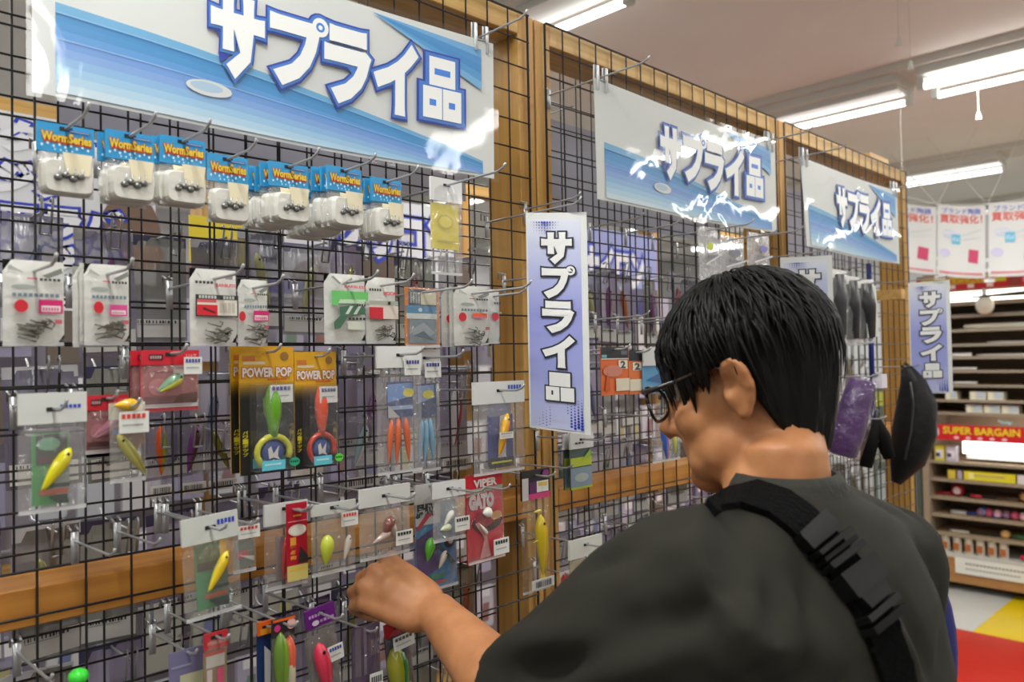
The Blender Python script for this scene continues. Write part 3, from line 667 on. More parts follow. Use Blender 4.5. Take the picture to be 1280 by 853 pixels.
def pack(name, label, box, Y, bag=None, header=None, ops=(), lures=(), price=None, cat='packet', tilt=0, yaw=0, hk=True, group=None, hx=.5, dp=.014, card=None, behind=0, tipd=.07, extra=None, hooklab=None, hz=.07):
    """bag=(colour, alpha, top, bottom); header=(fraction, colour, ops); card=(u0,v0,u1,v1,colour) ; price=(u0,v0,u1,v1,ink)"""
    PL[0] += 1; sd = PL[0]
    cx, zt, W, H = place(*box, Y)
    t = thing(name, label, cat, (cx, Y, zt), group); t.rotation_euler = (0, math.radians(tilt), math.radians(yaw))
    U = lambda u: (u-.5)*W
    V = lambda v: -H*(1-v)
    fr = -dp*.5
    if bag:
        col, al = bag[0], bag[1]; b0, b1 = (bag[2], bag[3]) if len(bag) > 2 else (1., 0.)
        m, f = bagmesh(W, H*(b0-b1), dp, V(b0), 7, sd)
        mt = film(col, al) if al < 1 else mat(col, .3, spec=.6, coat=.3, bump=.25, bscale=40.)
        m.grid(lambda u, v: f(u, v, -1), 7, 7, mt); m.grid(lambda u, v: f(u, v, 1), 7, 7, mt); bgo = m.build('bag', t, True)
        m = MB(); e = mat((235, 236, 238), .2, alpha=.55)
        m.box((0, 0, V(b1)+.002), (W*.98, .001, .004), e); m.build('seal', bgo)
    cdo = None
    if card:
        m = MB()
        for c in (card if isinstance(card, list) else [card]):
            y_ = c[5] if len(c) > 5 else .002
            m.box((U((c[0]+c[2])/2), y_, V((c[1]+c[3])/2)), (W*(c[2]-c[0]), .0012, H*(c[3]-c[1])), mat(c[4], .4))
        cdo = m.build('backing_card', t)
    if ops:
        m = MB(); oy = card and (card[0] if isinstance(card, list) else card); yy = (oy[5] if oy and len(oy) > 5 else .002) - .0009 if card else fr*1.5-.001
        art(m, ops, lambda u, v, L: Vector((U(u), yy-.0003*L, V(v)))); m.build('print', cdo or (bgo if bag else t))
    if header:
        fr_, hc = header[0], header[1]; m = MB(); m.box((0, -.0005, V(1-fr_/2)), (W, .0035, H*fr_), mat(hc, .4, coat=.3))
        art(m, list(header[2]) if len(header) > 2 else [], lambda u, v, L: Vector((U(u), -.0024-.0003*L, V(1-fr_+fr_*v))))
        m.box((U(hx), -.0025, V(1-hz)), (.012, .0006, .004), mat((30, 30, 32), .6)); m.build('header_card', t)
    for lu in lures:
        m = MB(); kw = dict(lu[6]) if len(lu) > 6 else {}
        lure(m, U(lu[0]), V(lu[1]), lu[2]*H, lu[3]*H, lu[4], lu[5], **kw); m.build('lure', t, True)
    if extra: extra(t, U, V, W, H)
    if price:
        m = MB(); a, b, c, d = price[:4]; ink = price[4] if len(price) > 4 else (60, 60, 150); y_ = fr*1.5-.0018
        if header and b > 1-header[0]: y_ = -.004
        m.box((U((a+c)/2), y_, V((b+d)/2)), (W*(c-a), .0008, H*(d-b)), mat((226, 228, 222), .4))
        art(m, [('dots', a+(c-a)*.08, b+(d-b)*.68, c-(c-a)*.08, b+(d-b)*.9, 5, ink), ('dots', a+(c-a)*.1, b+(d-b)*.34, c-(c-a)*.2, b+(d-b)*.42, 12, (150, 150, 150))], lambda u, v, L: Vector((U(u), y_-.0006-.0003*L, V(v))))
        m.build('price_label', t)
    for k in range(behind):
        c = copy_tree(t); c.location = (cx-.003*(k+1)+random.uniform(-.003, .003), Y+(dp*.8+.003)*(k+1), zt-.0015*k+random.uniform(-.003, .003)); c.rotation_euler[2] += random.uniform(-.05, .05)
        c['label'] = 'one of the identical packets hanging behind the ' + ' '.join(label.split()[:7]); c['group'] = 'packets behind the ' + ' '.join(label.split()[:7])
    if hk:
        x_ = cx+U(hx)*math.cos(math.radians(yaw)); hook(x_, zt+V(1-hz)-.001, Y-tipd, (' '.join(('silver hook holding the ' + label).split()[:16])) if not hooklab else hooklab, r=.0017)
    return t
INKV = (70, 66, 150)
# --- top row: blister packs with blue header
def blue(label, box, Y=.90, **k):
    def ex(t, U, V, W, H):
        m = MB(); b = mat((214, 213, 204), .28, coat=.5, bump=.15, bscale=60.)
        z0, z1 = V(0), V(.50); x = W*.47; rings = []
        for y_, s in ((.0, 1.0), (-.008, .97), (-.013, .86)):
            r = []
            for i in range(20):
                a = 2*math.pi*i/20; ca, sa = math.cos(a), math.sin(a)
                r.append(((abs(ca)**.35)*math.copysign(1, ca)*x*s, y_, (z0+z1)/2+(abs(sa)**.35)*math.copysign(1, sa)*(z1-z0)/2*s))
            rings.append(r)
        m.loft(rings, b); m.build('blister', t, False)
        m = MB(); m.add([(-W*.12, -.0140, V(.58)), (W*.40, -.0140, V(.58)), (W*.34, -.0146, V(.28)), (-W*.06, -.0146, V(.28))], [(0, 1, 2, 3)], mat((232, 222, 190), .5)); m.build('insert', t)
        for i in range(4):
            m = MB(); m.ell((-W*.2+W*.13*i, -.0145, V(.22)+.003*(i % 2)), (.0042, .003, .0034), mat((120, 120, 118), .3, .6), 8, 6)
            m.tube([(-W*.2+W*.13*i, -.015, V(.22)), (-W*.2+W*.13*i+.002, -.015, V(.36))], .0009, CHROME, 4); m.build('jig_head', t, True)
    hd = [('t', 'WormSeries', .08, .34, .94, .68, .09, (186, 66, 36)), ('r', .1, .34, .93, .44, (176, 52, 36)), ('t', 'WormSeries', .08, .38, .94, .68, .035, (230, 200, 56)), ('r', .56, .76, .93, .84, (60, 120, 190)), ('r', .6, .785, .9, .805, (190, 170, 160))] + \
         [('e', .08+.1*i, .20+.07*(i % 2), .022, .05, (200, 228, 240)) for i in range(9)] + [('e', .3+.1*i, .09, .018, .04, (170, 214, 236)) for i in range(4)]
    return pack('jighead_pack', label, box, Y, bag=((222, 222, 216), .35, .62, 0.), header=(.40, (40, 150, 206), hd), extra=ex, cat='packet', dp=.01, hz=.06, **k)
blue('blue topped jig head pack at the far left of the top row', (45, 157, 117, 246))
blue('blue topped jig head pack second from the left in the top row', (131, 166, 192, 254), behind=1)
blue('blue topped jig head pack third from the left in the top row', (199, 173, 256, 258), behind=1)
blue('blue topped jig head pack fourth from the left, hanging lower', (258, 195, 309, 280))
blue('blue topped jig head pack before a stack, fifth in the top row', (336, 205, 384, 280), behind=4)
blue('blue topped jig head pack before a thick stack, sixth in the top row', (408, 210, 451, 285), behind=6)
blue('blue topped jig head pack at the right end of the top row', (463, 224, 501, 298), behind=2)
pack('yellow_packet', 'clear packet with a bright yellow card below the banner corner', (538, 224, 577, 344), .88, bag=((235, 235, 235), .30), header=(.24, (222, 222, 222), []),
     card=(.04, .27, .92, .74, (228, 208, 16)), ops=[('e', .48, .55, .26, .08, (210, 188, 20)), ('e', .48, .55, .2, .06, (232, 214, 40)), ('r', .2, .34, .8, .36, (200, 184, 40))], tipd=.12, cat='packet')
# --- second row: white packets of hooks
def hooks_pile(t, U, V, W, H, col=(138, 136, 126)):
    m = MB(); rr = random.Random(int(W*1e5))
    for i in range(14):
        x = U(.5)+rr.uniform(-.17, .17)*W; z = V(.16)+rr.uniform(-.012, .012)*(1-abs(x)/(W*.4)); a = rr.uniform(-.5, .5)
        m.tube([(x-.008*math.cos(a), -.0075, z-.008*math.sin(a)), (x+.008*math.cos(a), -.0075, z+.008*math.sin(a)), (x+.010, -.0075, z+.003), (x+.006, -.0075, z+.004)], .0008, mat(col, .3, .7), 4)
    m.build('fish_hooks', t, True)
def kanji(a, b, c, d, col=(120, 124, 118)):
    return [('t', '釣鈎', a, b, c, d, .05, col)]
def hpack(label, box, Y, ops, ex=hooks_pile, col=(212, 212, 206), **k):
    return pack('fish_hook_packet', label, box, Y, bag=(col, 1.), ops=ops, extra=ex, dp=.008, hz=.13, **k)
def red_dot(kx=.26, ky=.46, pk=(.54, .38, .94, .54), pc=(208, 30, 110)):
    return [('p', [(.08, .93), (.28, .86), (.3, .84), (.05, .88)], (176, 180, 174)), ('p', [(.60, .82), (.92, .92), (.94, .86), (.7, .79)], (130, 134, 126))] + \
        [('dots', .56, .76, .92, .79, 5, (50, 54, 50)), ('r', .36, .775, .52, .79, (220, 90, 110)), ('e', .3, .68, .2, .03, (160, 166, 160)), ('dots', .12, .57, .9, .61, 9, (110, 130, 140)),
         ('e', kx, ky, .11, .075, (205, 30, 44)), ('r', *pk, pc), ('r', pk[0]+.04, pk[1]+.02, pk[2]-.04, pk[3]-.07, (232, 226, 220)), ('dots', pk[0]+.06, pk[1]+.03, pk[2]-.06, pk[3]-.09, 6, (216, 100, 150)),
         ('r', .80, .26, .92, .31, (190, 90, 100)), ('r', .04, .335, .96, .34, (186, 190, 184)), ('r', .03, .07, .97, .075, (190, 190, 186))]
hpack('white fish hook packet with red dot at the far left of the second row', (3, 326, 80, 433), .88, red_dot())
hpack('white fish hook packet with red dot, second of its row, tilted a little', (105, 331, 161, 432), .88, red_dot(pk=(.5, .36, .9, .5), pc=(222, 80, 150)), behind=2)
hpack('white hook packet with a black framed red and cream panel, left of two', (237, 337, 295, 433), .88,
      [('p', [(.1, .93), (.2, .86), (.12, .93)], (120, 124, 118)), ('dots', .06, .80, .46, .835, 5, (50, 52, 50)), ('t', 'BARBLESS', .5, .77, .92, .81, .03, (222, 60, 80)), ('r', .70, .87, .86, .92, (140, 140, 136)),
       ('r', .06, .38, .98, .66, (44, 46, 44)), ('r', .09, .395, .95, .60, (228, 222, 208)), ('r', .09, .56, .5, .60, (214, 90, 100)), ('r', .09, .395, .52, .53, (214, 26, 40)), ('p', [(.2, .47), (.46, .42), (.48, .44), (.22, .50)], (90, 10, 20)), ('dots', .56, .43, .92, .56, 4, (196, 190, 176)), ('dots', .12, .61, .9, .65, 12, (190, 196, 188)), ('r', .5, .6, .62, .655, (60, 64, 60))])
hpack('white hook packet with a magenta box, right of the black framed one', (297, 350, 334, 433), .885, red_dot(.05, .44, (.42, .37, .94, .53)))
hpack('white hook packet with a wide green band in the second row', (405, 343, 456, 430), .88,
      [('p', [(.1, .94), (.3, .84), (.34, .86), (.15, .96)], (150, 156, 150)), ('p', [(.34, .84), (.6, .95), (.62, .92), (.4, .83)], (150, 156, 150)), ('r', .78, .9, .94, .94, (80, 84, 80)), ('t', 'BARBLESS', .42, .80, .94, .835, .03, (224, 60, 90)),
       ('r', .1, .62, 1.0, .75, (110, 200, 110)), ('r', .1, .54, .26, .63, (110, 200, 110)), ('p', [(.26, .57), (.9, .58), (.94, .64), (.3, .63)], (190, 220, 186)), ('p', [(.14, .30), (.3, .4), (.28, .52), (.6, .56), (.9, .54), (.92, .42), (.5, .40), (.3, .22), (.16, .2)], (70, 110, 84)),
       ('p', [(.42, .42), (.5, .42), (.62, .54), (.54, .54)], (206, 216, 206)), ('p', [(.62, .42), (.7, .42), (.82, .54), (.74, .54)], (206, 216, 206)), ('dots', .5, .34, .94, .375, 5, (40, 44, 40)), ('dots', .7, .54, .94, .57, 4, (60, 64, 60)), ('r', .48, .2, .9, .32, (206, 212, 196))], ex=None)
hpack('white hook packet with a red and pink panel beside the green banded one', (457, 347, 494, 430), .885,
      [('dots', .02, .78, .44, .82, 5, (60, 62, 60)), ('t', 'HOOK', .5, .73, .92, .78, .04, (220, 50, 80)), ('r', .0, .58, .98, .64, (170, 176, 160)), ('r', .0, .37, .98, .57, (222, 208, 196)), ('r', .0, .37, .46, .54, (206, 30, 50)), ('r', .0, .36, .98, .37, (60, 60, 60)), ('r', .62, .585, .7, .63, (40, 44, 40))])
pack('hook_packet', 'orange framed packet with black top and blue band', (507, 360, 550, 435), .88, bag=((200, 205, 208), .3), card=(.0, .0, 1., 1., (226, 130, 30)), dp=.01, hz=.08,
     ops=[('r', .10, .70, .90, .97, (40, 44, 46)), ('dots', .14, .74, .44, .92, 4, (150, 156, 150)), ('r', .44, .72, .90, .93, (214, 204, 172)), ('r', .0, .57, .90, .70, (50, 130, 176)), ('e', .42, .63, .06, .035, (200, 226, 236)), ('r', .02, .48, .90, .57, (214, 220, 214)), ('r', .1, .08, .88, .47, (116, 132, 140)), ('p', [(.15, .3), (.5, .42), (.85, .25), (.6, .16), (.2, .2)], (150, 160, 166)), ('p', [(.2, .2), (.5, .28), (.8, .12)], (80, 96, 110))], tipd=.10)
hpack('white hook packet with orange stripe right of the orange framed one', (567, 358, 610, 432), .88, red_dot(.15, .47, (.44, .46, .86, .54), (230, 96, 50)), behind=2, tipd=.12)
hpack('pale hook packet at the right end of the second row', (609, 362, 624, 430), .90, [('e', .4, .5, .3, .08, (214, 60, 80)), ('dots', .3, .72, .9, .76, 3, (80, 90, 110)), ('r', .1, .56, .9, .58, (150, 200, 180))], ex=None)
# --- red lure bags
def redbag(name, label, box, Y, lc, lc2, price=None, **k):
    return pack(name, label, box, Y, bag=((214, 150, 150), .42, .80, .06), header=(.24, (205, 24, 44), [('r', .12, .35, .36, .72, (50, 20, 26)), ('dots', .14, .42, .34, .62, 5, (190, 150, 150)), ('t', 'HAT', .76, .3, .94, .7, .03, (226, 150, 150))]),
        card=[(.0, .0, 1., .78, (168, 112, 112)), (.0, .0, .04, .8, (205, 24, 44)), (.0, .0, 1., .07, (205, 24, 44)), (.03, .12, .70, .25, (52, 56, 58))], ops=[('r', .1, .15, .62, .165, (110, 110, 112)), ('p', [(.55, .14), (.66, .27), (.98, .30), (.98, .08), (.62, .06)], (52, 48, 36)), ('dots', .16, .62, .55, .66, 8, (110, 70, 74)), ('e', .3, .4, .18, .14, (196, 130, 140))],
        lures=[(.46, .46, .50, .20, 32, lc, dict(col2=lc2))], price=price, **k)
redbag('soft_lure_bag', 'red lure bag with a green and yellow fish, upper one', (176, 438, 248, 514), .87, (110, 150, 120), (196, 190, 70), (.66, .60, .98, .88, INKV), behind=1, tipd=.04)
redbag('soft_lure_bag', 'red lure bag half covered by a boxed lure', (106, 494, 160, 571), .89, (150, 96, 110), (170, 120, 130), None, tipd=.03)
pack('boxed_lure', 'clear boxed lure with yellow bait and a cream price label', (137, 502, 182, 603), .86, bag=((220, 220, 214), .35), card=(.0, .78, 1., .98, (222, 216, 196)), header=None, lures=[(.55, .34, .62, .15, 122, (176, 168, 92), dict(col2=(140, 134, 60))), (.42, .96, .3, .16, 0, (222, 176, 40), dict(eye=False))],
     price=(.10, .62, .92, .88, (214, 60, 40)), dp=.02, tipd=.03, ops=[('r', .1, .60, .98, .66, (90, 120, 170)), ('e', .6, .52, .4, .12, (120, 84, 60))])
pack('lure_bag', 'large clear bag with white top and a yellow lure on green card', (22, 491, 108, 640), .86, bag=((215, 215, 212), .30, .76, .0), header=(.26, (214, 216, 212), [('dots', .60, .48, .92, .60, 5, (40, 70, 190))]), card=(.20, .06, .74, .66, (74, 150, 84)), hx=.50, hz=.14,
     ops=[('r', .26, .40, .72, .65, (52, 50, 54)), ('e', .44, .57, .17, .055, (110, 160, 130)), ('r', .28, .40, .70, .47, (80, 44, 54)), ('p', [(.5, .22), (.74, .5), (.74, .1), (.5, .15)], (150, 166, 158)), ('r', .44, .20, .74, .235, (40, 50, 44)), ('r', .3, .145, .72, .19, (196, 92, 60)), ('p', [(.42, .13), (.7, .14), (.72, .06), (.56, .07)], (24, 50, 40))], lures=[(.52, .36, .40, .115, 56, (222, 214, 20), dict(col2=(206, 190, 30)))], tipd=.04)
# --- two yellow and black ring lure packs
def ringpack(label, box, c1, c2, dot, behind=0):
    def ex(t, U, V, W, H):
        m = MB(); zc = V(.17); rx, rz = W*.30, H*.125
        m.tube([(U(.52)+rx*math.cos(a), -.010, zc+rz*math.sin(a)) for a in [math.radians(100+d) for d in range(-125, 165, 20)]], [W*.055]*15, mat(c2, .3, coat=.3), 8); m.build('ring', t, True)
        m = MB(); pr = [(.70, .05), (.66, .10), (.58, .145), (.48, .14), (.38, .10), (.29, .07)]
        m.tube([(U(.52), -.010, V(p[0])) for p in pr], [W*p[1] for p in pr], mat(c1, .3, coat=.3), 10); m.build('handle', t, True)
        m = MB(); m.ell((U(.52), -.008, zc), (W*.21, .004, W*.21), mat((30, 64, 140), .4), 16, 8); art(m, [('p', [(.40, .20), (.46, .22), (.5, .16), (.6, .22), (.58, .14), (.62, .11), (.5, .13), (.42, .12)], (216, 210, 200))], lambda u, v, L: Vector((U(u), -.0128, V(v)))); m.build('round_badge', t, True)
        m = MB(); m.box((U(.46), -.0185, V(.075)), (W*.42, .001, H*.075), P((96, 196, 214))); art(m, [('dots', .30, .075, .60, .09, 8, (206, 236, 240)), ('e', .84, .085, .1, .035, dot), ('dots', .76, .08, .92, .095, 4, (20, 60, 40))], lambda u, v, L: Vector((U(u), -.0194, V(v)))); m.build('blue_sticker', t)
        # blister box
        m = MB(); f_ = film((235, 235, 240), .13, .06); a, b, c, d = U(.17), V(.03), U(.86), V(.71)
        m.add([(a, 0, b), (c, 0, b), (c, 0, d), (a, 0, d), (a, -.018, b), (c, -.018, b), (c, -.018, d), (a, -.018, d)], [(4, 5, 6, 7), (0, 1, 5, 4), (3, 2, 6, 7), (0, 3, 7, 4), (1, 2, 6, 5)], f_); m.build('blister', t)
    ops = [('r', 0, .0, 1, 1, (28, 26, 24)), ('r', 0, .72, 1, 1, (222, 166, 28))] + [('r', 0, .72-.018*(k+1), 1, .72-.018*k, tuple(int(222*f+28*(1-f)) if i == 0 else int((166 if i == 1 else 28)*f+26*(1-f)) for i in range(3))) for k, f in enumerate((.85, .7, .55, .42, .3, .18, .08))] + \
          [('r', .05, .89, .28, .93, (206, 120, 50)), ('r', .06, .862, .46, .885, (220, 200, 160)), ('e', .82, .925, .08, .035, (150, 110, 50)), ('t', 'POWER POP', .05, .765, .95, .835, .10, (170, 60, 34)), ('t', 'POWER POP', .05, .765, .95, .835, .045, (226, 214, 204)), ('dots', .5, .735, .86, .75, 9, (206, 90, 40)),
           ('r', .82, .05, .96, .4, (28, 26, 24))] + [('t', c, .04, .32-.034*k, .13, .345-.034*k, .03, (206, 190, 40)) for k, c in enumerate('パワーポップ')] + [('t', c, .89, .36-.030*k, .97, .382-.030*k, .03, (150, 130, 40)) for k, c in enumerate('ミノーパワー系')]
    return pack('ring_lure_pack', label, box, .91, card=(.0, .0, 1., 1., (222, 166, 28)), ops=ops, extra=ex, price=(.42, .56, .84, .70, INKV), dp=.02, tipd=.03, hz=.045, behind=behind, cat='packet')
ringpack('yellow and black pack with a green handled ring lure', (300, 434, 368, 592), (104, 170, 30), (206, 206, 40), (40, 160, 120), 1)
ringpack('yellow and black pack with a red ring lure', (369, 440, 421, 585), (226, 80, 44), (206, 50, 30), (96, 220, 70), 0)
# --- clear bags right of them
tinsel = lambda c: [(.38, .25, .38, .055, 86, c, dict(eye=False)), (.60, .26, .36, .055, 95, c, dict(eye=False)), (.22, .26, .34, .05, 84, c, dict(eye=False))]
pack('squid_skirt_bag', 'clear bag of orange skirts with a blue card', (471, 433, 527, 592), .87, bag=((228, 228, 226), .26, .84, 0), header=(.17, (226, 228, 226), []), card=(.24, .44, .82, .72, (40, 64, 120)), ops=[('p', [(.24, .70), (.8, .71), (.8, .60), (.24, .56)], (110, 150, 210)), ('r', .26, .50, .8, .53, (150, 170, 206)), ('e', .70, .63, .12, .035, (226, 214, 40)), ('p', [(.24, .54), (.24, .44), (.5, .44)], (190, 190, 188))],
     lures=tinsel((206, 100, 60)), price=(.50, .77, .86, .90, INKV), tipd=.05)
pack('squid_skirt_bag', 'clear bag of pale blue skirts behind the orange one', (514, 437, 550, 590), .90, bag=((228, 228, 226), .30, .84, 0), header=(.17, (222, 222, 222), []), card=(.2, .44, .9, .72, (46, 66, 110)), ops=[('p', [(.24, .70), (.8, .71), (.8, .60), (.24, .56)], (130, 160, 210)), ('e', .60, .63, .2, .035, (226, 214, 40))], lures=tinsel((130, 170, 196)), price=(.30, .77, .86, .90, INKV), hk=True, tipd=.08)
pack('lure_bag', 'clear bag with white top and a yellow lure on blue card', (591, 477, 655, 592), .86, bag=((220, 216, 210), .26, .80, 0), header=(.24, (222, 224, 222), [('dots', .66, .62, .94, .82, 5, (60, 90, 190))]), card=(.30, .08, .78, .64, (36, 60, 140)), ops=[('r', .30, .62, .74, .76, (120, 124, 150)), ('p', [(.52, .62), (.66, .64), (.62, .1), (.46, .1)], (206, 206, 206)), ('r', .30, .06, .78, .17, (30, 34, 30)), ('r', .34, .11, .74, .13, (206, 206, 60))], lures=[(.52, .42, .48, .10, 72, (226, 170, 30), dict(col2=(214, 120, 30)))], price=(.40, .38, .66, .45, (150, 150, 150)), tipd=.05, hz=.10)
# --- lower row
pack('lure_bag', 'clear bag with white top and a yellow lure, left of the lower row', (225, 644, 296, 772), .86, bag=((205, 205, 198), .26, .75, 0), header=(.26, (206, 210, 204), [('dots', .62, .58, .95, .78, 5, (50, 70, 180))]), card=(.22, .08, .78, .72, (76, 140, 96)), ops=[('r', .24, .46, .72, .70, (90, 96, 50)), ('r', .26, .46, .6, .54, (70, 56, 40)), ('r', .66, .46, .78, .74, (206, 160, 40)), ('p', [(.5, .3), (.78, .6), (.78, .1), (.5, .1)], (90, 110, 90)), ('r', .44, .26, .78, .295, (40, 44, 36)), ('r', .34, .185, .74, .23, (176, 84, 50)), ('p', [(.4, .17), (.76, .17), (.76, .08), (.56, .09)], (20, 50, 44))],
     lures=[(.56, .44, .42, .10, 58, (226, 200, 30), dict(col2=(216, 176, 24)))], tilt=-3, hz=.12, tipd=.04)
pack('small_lure_bag', 'little clear bag with red printed label beside the yellow lure bag', (291, 652, 320, 716), .88, bag=((205, 205, 200), .34), card=(.1, .1, .9, .62, (130, 140, 130), .001), ops=[('e', .4, .36, .3, .08, (214, 90, 100)), ('p', [(.2, .36), (.9, .2), (.9, .3)], (226, 220, 210))], price=(.05, .70, .98, .95, (206, 60, 50)), dp=.012, tipd=.03, hz=.03)
pack('lure_bag', 'clear bag with white top behind the red carded pack', (330, 628, 384, 735), .885, bag=((205, 200, 196), .30, .76, 0), header=(.25, (212, 214, 210), [('r', .52, .3, .95, .8, (206, 180, 90))]), card=(.3, .1, .7, .6, (130, 110, 106), .004), lures=[(.4, .35, .5, .08, 85, (170, 60, 60), {}), (.62, .25, .3, .07, 100, (190, 190, 190), {})], tipd=.05)
pack('carded_lure', 'tall narrow red card pack with a white oval and yellow base', (359, 629, 385, 726), .865, card=(.0, .0, 1., 1., (178, 20, 44)), ops=[('r', 0, .0, 1, .20, (206, 190, 110)), ('dots', .1, .13, .9, .16, 8, (226, 180, 40)), ('e', .5, .65, .44, .075, (216, 206, 190)), ('e', .5, .65, .36, .055, (226, 220, 206)), ('r', .05, .76, .95, .775, (226, 130, 130)), ('dots', .3, .83, .7, .85, 5, (226, 170, 40)), ('r', .34, .90, .66, .93, (206, 206, 206)), ('p', [(.5, .22), (.62, .44), (.98, .30), (.98, .22)], (44, 36, 40))] + [('t', c, .14, .49-.07*k, .40, .54-.07*k, .04, (226, 150, 50)) for k, c in enumerate('一撃必釣')], dp=.006, hz=.09, tipd=.03, cat='packet')
pack('soft_lure_bag', 'crumpled clear bag with a pale green lure and red price mark', (389, 628, 444, 717), .86, bag=((215, 215, 208), .34, .86, 0), header=(.16, (208, 210, 204), []), lures=[(.28, .36, .42, .20, 84, (186, 196, 60), dict(eye=False)), (.74, .34, .36, .10, 75, (206, 196, 186), {})], price=(.56, .66, .94, .86, (214, 60, 50)), tipd=.05)
pack('rig_bag', 'clear bag of brown rigs with white top near the hand', (449, 608, 512, 697), .85, bag=((214, 212, 208), .42, .74, 0), header=(.26, (212, 214, 210), []), lures=[(.5, .44, .3, .16, 60, (120, 70, 60), dict(eye=False)), (.38, .30, .34, .12, 20, (170, 150, 140), dict(eye=False)), (.62, .34, .26, .12, 100, (160, 140, 132), dict(eye=False))], price=(.60, .16, .94, .36, (40, 40, 40)), tipd=.06, hz=.13)
pack('squid_jig_card', 'blue card pack with a green squid and black writing', (519, 603, 572, 738), .905, bag=((205, 210, 214), .14), header=(.18, (206, 206, 202), []), card=(.02, .0, .98, .99, (60, 130, 180)),
     ops=[('r', .02, .62, .6, .84, (206, 208, 206)), ('t', '烏賊', .04, .70, .44, .83, .08, (30, 30, 32)), ('p', [(.02, .60), (.26, .72), (.4, .72), (.1, .58)], (190, 30, 40)), ('p', [(.02, .5), (.5, .6), (.55, .2), (.2, .14), (.02, .24)], (80, 50, 110)), ('p', [(.4, .46), (.5, .46), (.94, .22), (.9, .18)], (24, 50, 70)), ('e', .8, .42, .13, .055, (30, 36, 40)), ('e', .82, .43, .06, .03, (190, 196, 190)), ('r', .15, .06, .70, .085, (196, 60, 50)), ('p', [(.3, .16), (.7, .14), (.6, .10), (.36, .10)], (50, 130, 100))],
     lures=[(.26, .40, .22, .10, 75, (90, 170, 50), {}), (.56, .28, .18, .06, 60, (200, 190, 176), {})], tipd=.05)
pack('rig_bag', 'small crumpled clear bag with white top over the squid card', (541, 602, 581, 676), .86, bag=((226, 226, 222), .45, .74, 0), header=(.26, (222, 224, 222), []), lures=[(.4, .4, .3, .12, 50, (206, 204, 196), dict(eye=False)), (.3, .24, .24, .14, 10, (190, 200, 170), dict(eye=False))], price=(.50, .16, .96, .40, (40, 40, 40)), hx=.5, tipd=.07, hz=.12)
pack('red_lure_card', 'red card pack with a white ball shaped lure', (583, 592, 629, 702), .87, bag=((220, 200, 200), .18, .8, 0), card=(.0, .0, 1., 1., (200, 24, 44)), ops=[('r', .0, .80, 1, .84, (160, 160, 150)), ('t', 'VIPER', .22, .855, .82, .935, .05, (226, 214, 206)), ('p', [(.0, .78), (1, .84), (1, .82), (.0, .76)], (160, 170, 140)), ('t', 'GATO', .08, .62, .72, .76, .09, (206, 190, 190)), ('e', .55, .45, .42, .12, (60, 24, 28)), ('e', .5, .50, .3, .1, (150, 24, 40)), ('e', .78, .5, .16, .05, (206, 150, 90)), ('p', [(.2, .45), (.3, .46), (.5, .3), (.6, .05), (.3, .04), (.44, .26)], (214, 150, 150)), ('r', .0, .0, 1, .02, (226, 200, 190))],
     lures=[(.46, .56, .12, .13, 0, (228, 224, 216), dict(eye=False)), (.36, .38, .2, .05, -50, (226, 220, 206), {})], price=(.56, .06, .98, .24, (40, 40, 40)), dp=.012, tipd=.05, hz=.16, tilt=-1)
pack('boxed_soft_lure', 'tall clear case with a yellow shrimp shaped lure on the post', (652, 587, 687, 740), .88, bag=((196, 176, 160), .16, .76, 0), header=(.24, (28, 20, 30), [('r', .0, .0, .22, .75, (206, 200, 200)), ('r', .22, .0, 1., .2, (206, 60, 120)), ('r', .24, .2, .7, .6, (90, 30, 90)), ('r', .50, .22, .92, .60, (224, 224, 216)), ('r', .55, .42, .88, .55, (226, 190, 90)), ('e', .82, .84, .12, .12, (130, 50, 120))]),
     lures=[(.60, .38, .50, .105, 92, (222, 196, 40), dict(col2=(214, 170, 36), tail=(226, 200, 60))), (.48, .66, .10, .03, 0, (222, 206, 90), dict(eye=False)), (.42, .42, .1, .016, 12, (220, 200, 80), dict(eye=False))], card=(.18, .03, .98, .11, (206, 206, 204), -.009), ops=[('bar', .3, .045, .85, .095, (60, 60, 60))], dp=.016, tipd=.04, hz=.05)
# --- bottom row
pack('lure_packet', 'narrow red and white packet with a pink lure at the bottom edge', (255, 790, 284, 875), .87, bag=((200, 190, 180), .3), header=(.24, (196, 40, 50), [('r', .1, .3, .9, .5, (206, 120, 110))]), card=(.0, .0, 1., .72, (150, 130, 90)), ops=[('r', .1, .48, .9, .66, (206, 200, 190)), ('r', .0, .66, .9, .72, (206, 60, 50)), ('r', .12, .0, .35, .46, (226, 200, 200)), ('r', .55, .2, .85, .46, (226, 40, 110))], tipd=.03)
pack('lure_packet', 'blue packet with orange header at the bottom edge', (322, 776, 344, 880), .89, header=(.16, (226, 100, 30), [('r', .1, .05, .9, .5, (226, 150, 40))]), card=(.0, .0, 1., .86, (30, 50, 96)), ops=[('p', [(.4, .7), (.8, .6), (.7, .1), (.4, .2)], (206, 206, 206))], tipd=.02, hk=True)
pack('lure_packet', 'packet with black top holding a green and a red tipped lure', (340, 772, 368, 885), .865, bag=((190, 190, 186), .3, .9, 0), header=(.20, (40, 34, 38), [('e', .2, .5, .14, .2, (206, 50, 130)), ('e', .82, .6, .2, .3, (226, 180, 170)), ('r', .0, .86, 1., 1., (226, 96, 30))]), card=(.0, .0, 1., .8, (70, 76, 60)), lures=[(.28, .46, .8, .17, 90, (96, 130, 40), dict(col2=(120, 150, 50), eye=False)), (.70, .5, .6, .14, 92, (226, 100, 70), dict(eye=False)), (.70, .3, .6, .13, 92, (196, 186, 160), dict(eye=False))], tipd=.03)
